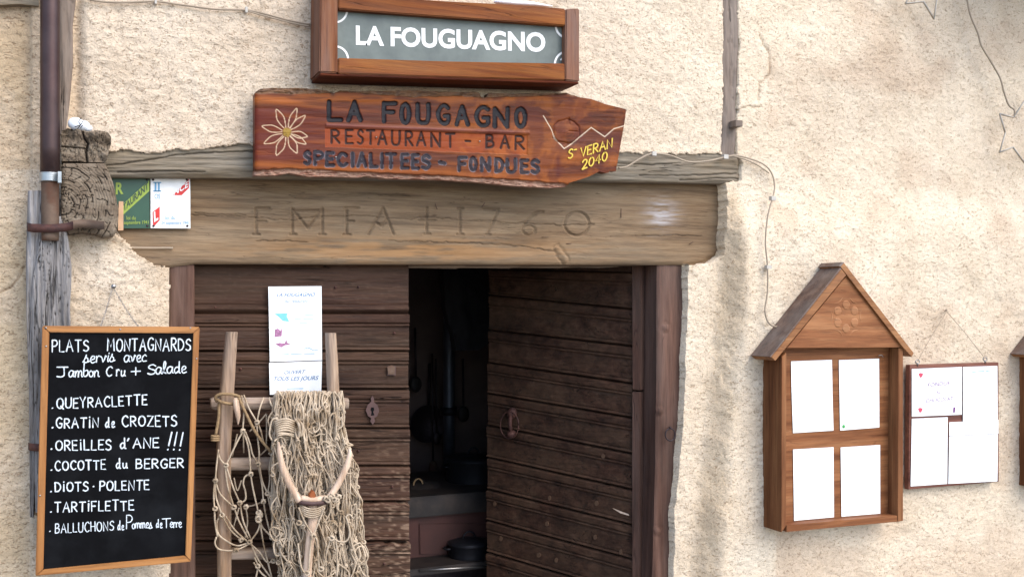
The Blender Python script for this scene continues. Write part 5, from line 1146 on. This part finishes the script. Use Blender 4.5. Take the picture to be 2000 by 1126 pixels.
# pots, pans and flue
def pot(name, lab, cx_, ybase, ytop, wpx, Y, mat, lid=True, handle=True, bulge=1.05):
    c0 = P(cx_, ybase, Y); c1 = P(cx_, ytop, Y); h = c1[2]-c0[2]; r = np.linalg.norm(P(cx_+wpx/2, ybase, Y)-P(cx_-wpx/2, ybase, Y))/2
    t_ = thing(name, lab, 'pot', c0); m_ = MB(); m_.lathe(c0, [(0, 0), (r*.8, 0), (r*.93, h*.08), (r*bulge*.98, h*.45), (r*.97, h*.9), (r*1.03, h*.95), (r*1.03, h), (r*.93, h)], 28); m_.build('pot_body', mat, t_)
    if lid: m_ = MB(); m_.lathe(c0, [(r*1.0, h+.001), (r*.98, h+.006), (r*.5, h+.016), (0, h+.02)], 28); m_.build('lid', mat, t_)
    if handle: m_ = MB(); m_.tube([c0+A([.03*math.cos(q_), 0, h+.012+.035*math.sin(q_)]) for q_ in np.linspace(0, math.pi, 9)], .004, 6); m_.build('lid_handle', mat, t_)
    m_ = MB()
    for s_ in (-1, 1): m_.tube([c0+A([s_*(r+.002), -.02, h*.82]), c0+A([s_*(r+.022), -.01, h*.8]), c0+A([s_*(r+.022), .015, h*.8]), c0+A([s_*(r+.002), .025, h*.82])], .004, 6)
    m_.build('side_handles', mat, t_); return t_
pot('cooking_pot', 'large black cast iron pot with lid on the right of the stove top', 925, 965, 893, 100, Ys+.3, M['pot'])
pot('cooking_pot', 'low black casserole on the shelf in front of the stove', 916, 1098, 1058, 76, Ys-.02, M['pot'], bulge=1.0)
t_ = thing('stove_lid', 'round domed iron lid lying on the left of the stove top', 'lid', P(822, 958, Ys+.25)); m_ = MB(); c0 = P(822, 962, Ys+.25); m_.lathe(c0, [(.15, 0), (.15, .012), (.10, .02), (.085, .045), (.0, .06)], 28); m_.build('dome', M['stoveiron'], t_)
m_ = MB(); m_.tube([c0+A([-.03+.022*math.cos(q_), -.05, .045+.03*math.sin(q_)]) for q_ in np.linspace(0, math.pi, 9)], .004, 6); m_.build('handle', M['rope2'], t_)
t_ = thing('stovepipe', 'vertical blued metal stovepipe rising behind the iron pot', 'stovepipe', P(876, 900, 1.75))
a = P(877, 912, 1.75); b = P(877, 520, 1.75); b[0] = a[0]; m_ = MB(); m_.tube([a, a+(b-a)*.3, a+(b-a)*.6, b], .03, 18); m_.build('pipe', M['flue'], t_)
m_ = MB(); z_ = P(877, 802, 1.75)[2]; m_.tube([A([a[0], a[1], z_-.02]), A([a[0], a[1], z_+.02])], .045, 18); m_.build('pipe_collar', M['pot'], t_)
t_ = thing('hanging_pan', 'dark round frying pan hanging on the back wall left of the stovepipe', 'pan', P(832, 850, 2.0)); c0 = P(832, 826, 2.08); m_ = MB(); m_.lathe(c0, [(0, .01), (.085, .012), (.1, .035), (.103, .035), (.09, .006), (0, .004)], 28, (0, -1, 0)); m_.build('pan_body', M['iron'], t_)
m_ = MB(); m_.tube([c0+A([.01, -.02, .09]), c0+A([.015, -.02, .33])], .008, 6, flat=.5); m_.build('pan_handle', M['iron'], t_)
for i, (x, y0, y1, lab) in enumerate(((846, 690, 905, 'long dark ladle hanging beside the frying pan in the room'), (853, 700, 850, 'thin dark skimmer hanging nearest the stovepipe in the room'))):
    t_ = thing('hanging_utensil', lab, 'utensil', P(x, y1, 2.02)); m_ = MB(); m_.tube([P(x-2, y0, 2.02), P(x, y1, 2.02)], .005, 6); m_.build('stem', M['iron'], t_); m_ = MB(); m_.ball(P(x, y1+6, 2.02), .025, .012, .035, 12); m_.build('bowl', M['pipe2'] if i == 0 else M['iron'], t_)
for i, (x, y0, y1, lab) in enumerate(((812, 640, 742, 'dark ladle hanging highest at the left of the doorway'), (905, 700, 800, 'dark spatula hanging on the back wall above the iron pot'))):
    t_ = thing('hanging_utensil', lab, 'utensil', P(x, y1, 2.02)); m_ = MB(); m_.tube([P(x-1, y0, 2.05), P(x, y1, 2.05)], .006, 6); m_.build('stem', M['iron'], t_); m_ = MB(); m_.ball(P(x, y1+8, 2.05), .035, .012, .045, 12); m_.build('bowl', M['stoveiron'], t_)
# dark coat hanging from above
PX, PY = vgrid(470, 684, F((470, 868), (600, 872), (650, 882), (684, 888)), F((470, 990), (600, 986), (660, 962), (684, 936)), 40, 50)
H = .04*np.sin(PX/9+2*fbm(PX/30, PY/50, 2, 2)*3)+.03*(fbm(PX/20, PY/40, 3, 3)-.5)
oc = patch('hanging_coat', PX, PY, H*.5, WP(1.1), .05, M['cloth'], None); tag(oc, 'black cloth hanging from above in the dark doorway beside the open leaf', 'cloth')
# --- unseen boards added to shade the upper right of the wall
ev = thing('added_blocker', 'dark timber balcony added out of view to shade the upper right of the wall', 'blocker', (4.0, -.3, 3.2))
for k in range(3):
    m_ = MB(); z_ = 3.28; m_.box((3.45, -.12-.13*(k+1)+.004, z_), (6.5, -.12-.13*k-.004, z_+.035)); m_.build('plank', M['beam'], ev, smooth=False)
m_ = MB(); m_.box((3.45, -.50, 3.18), (6.5, -.42, 3.278)); m_.build('blocker_edge', M['beam'], ev, smooth=False)
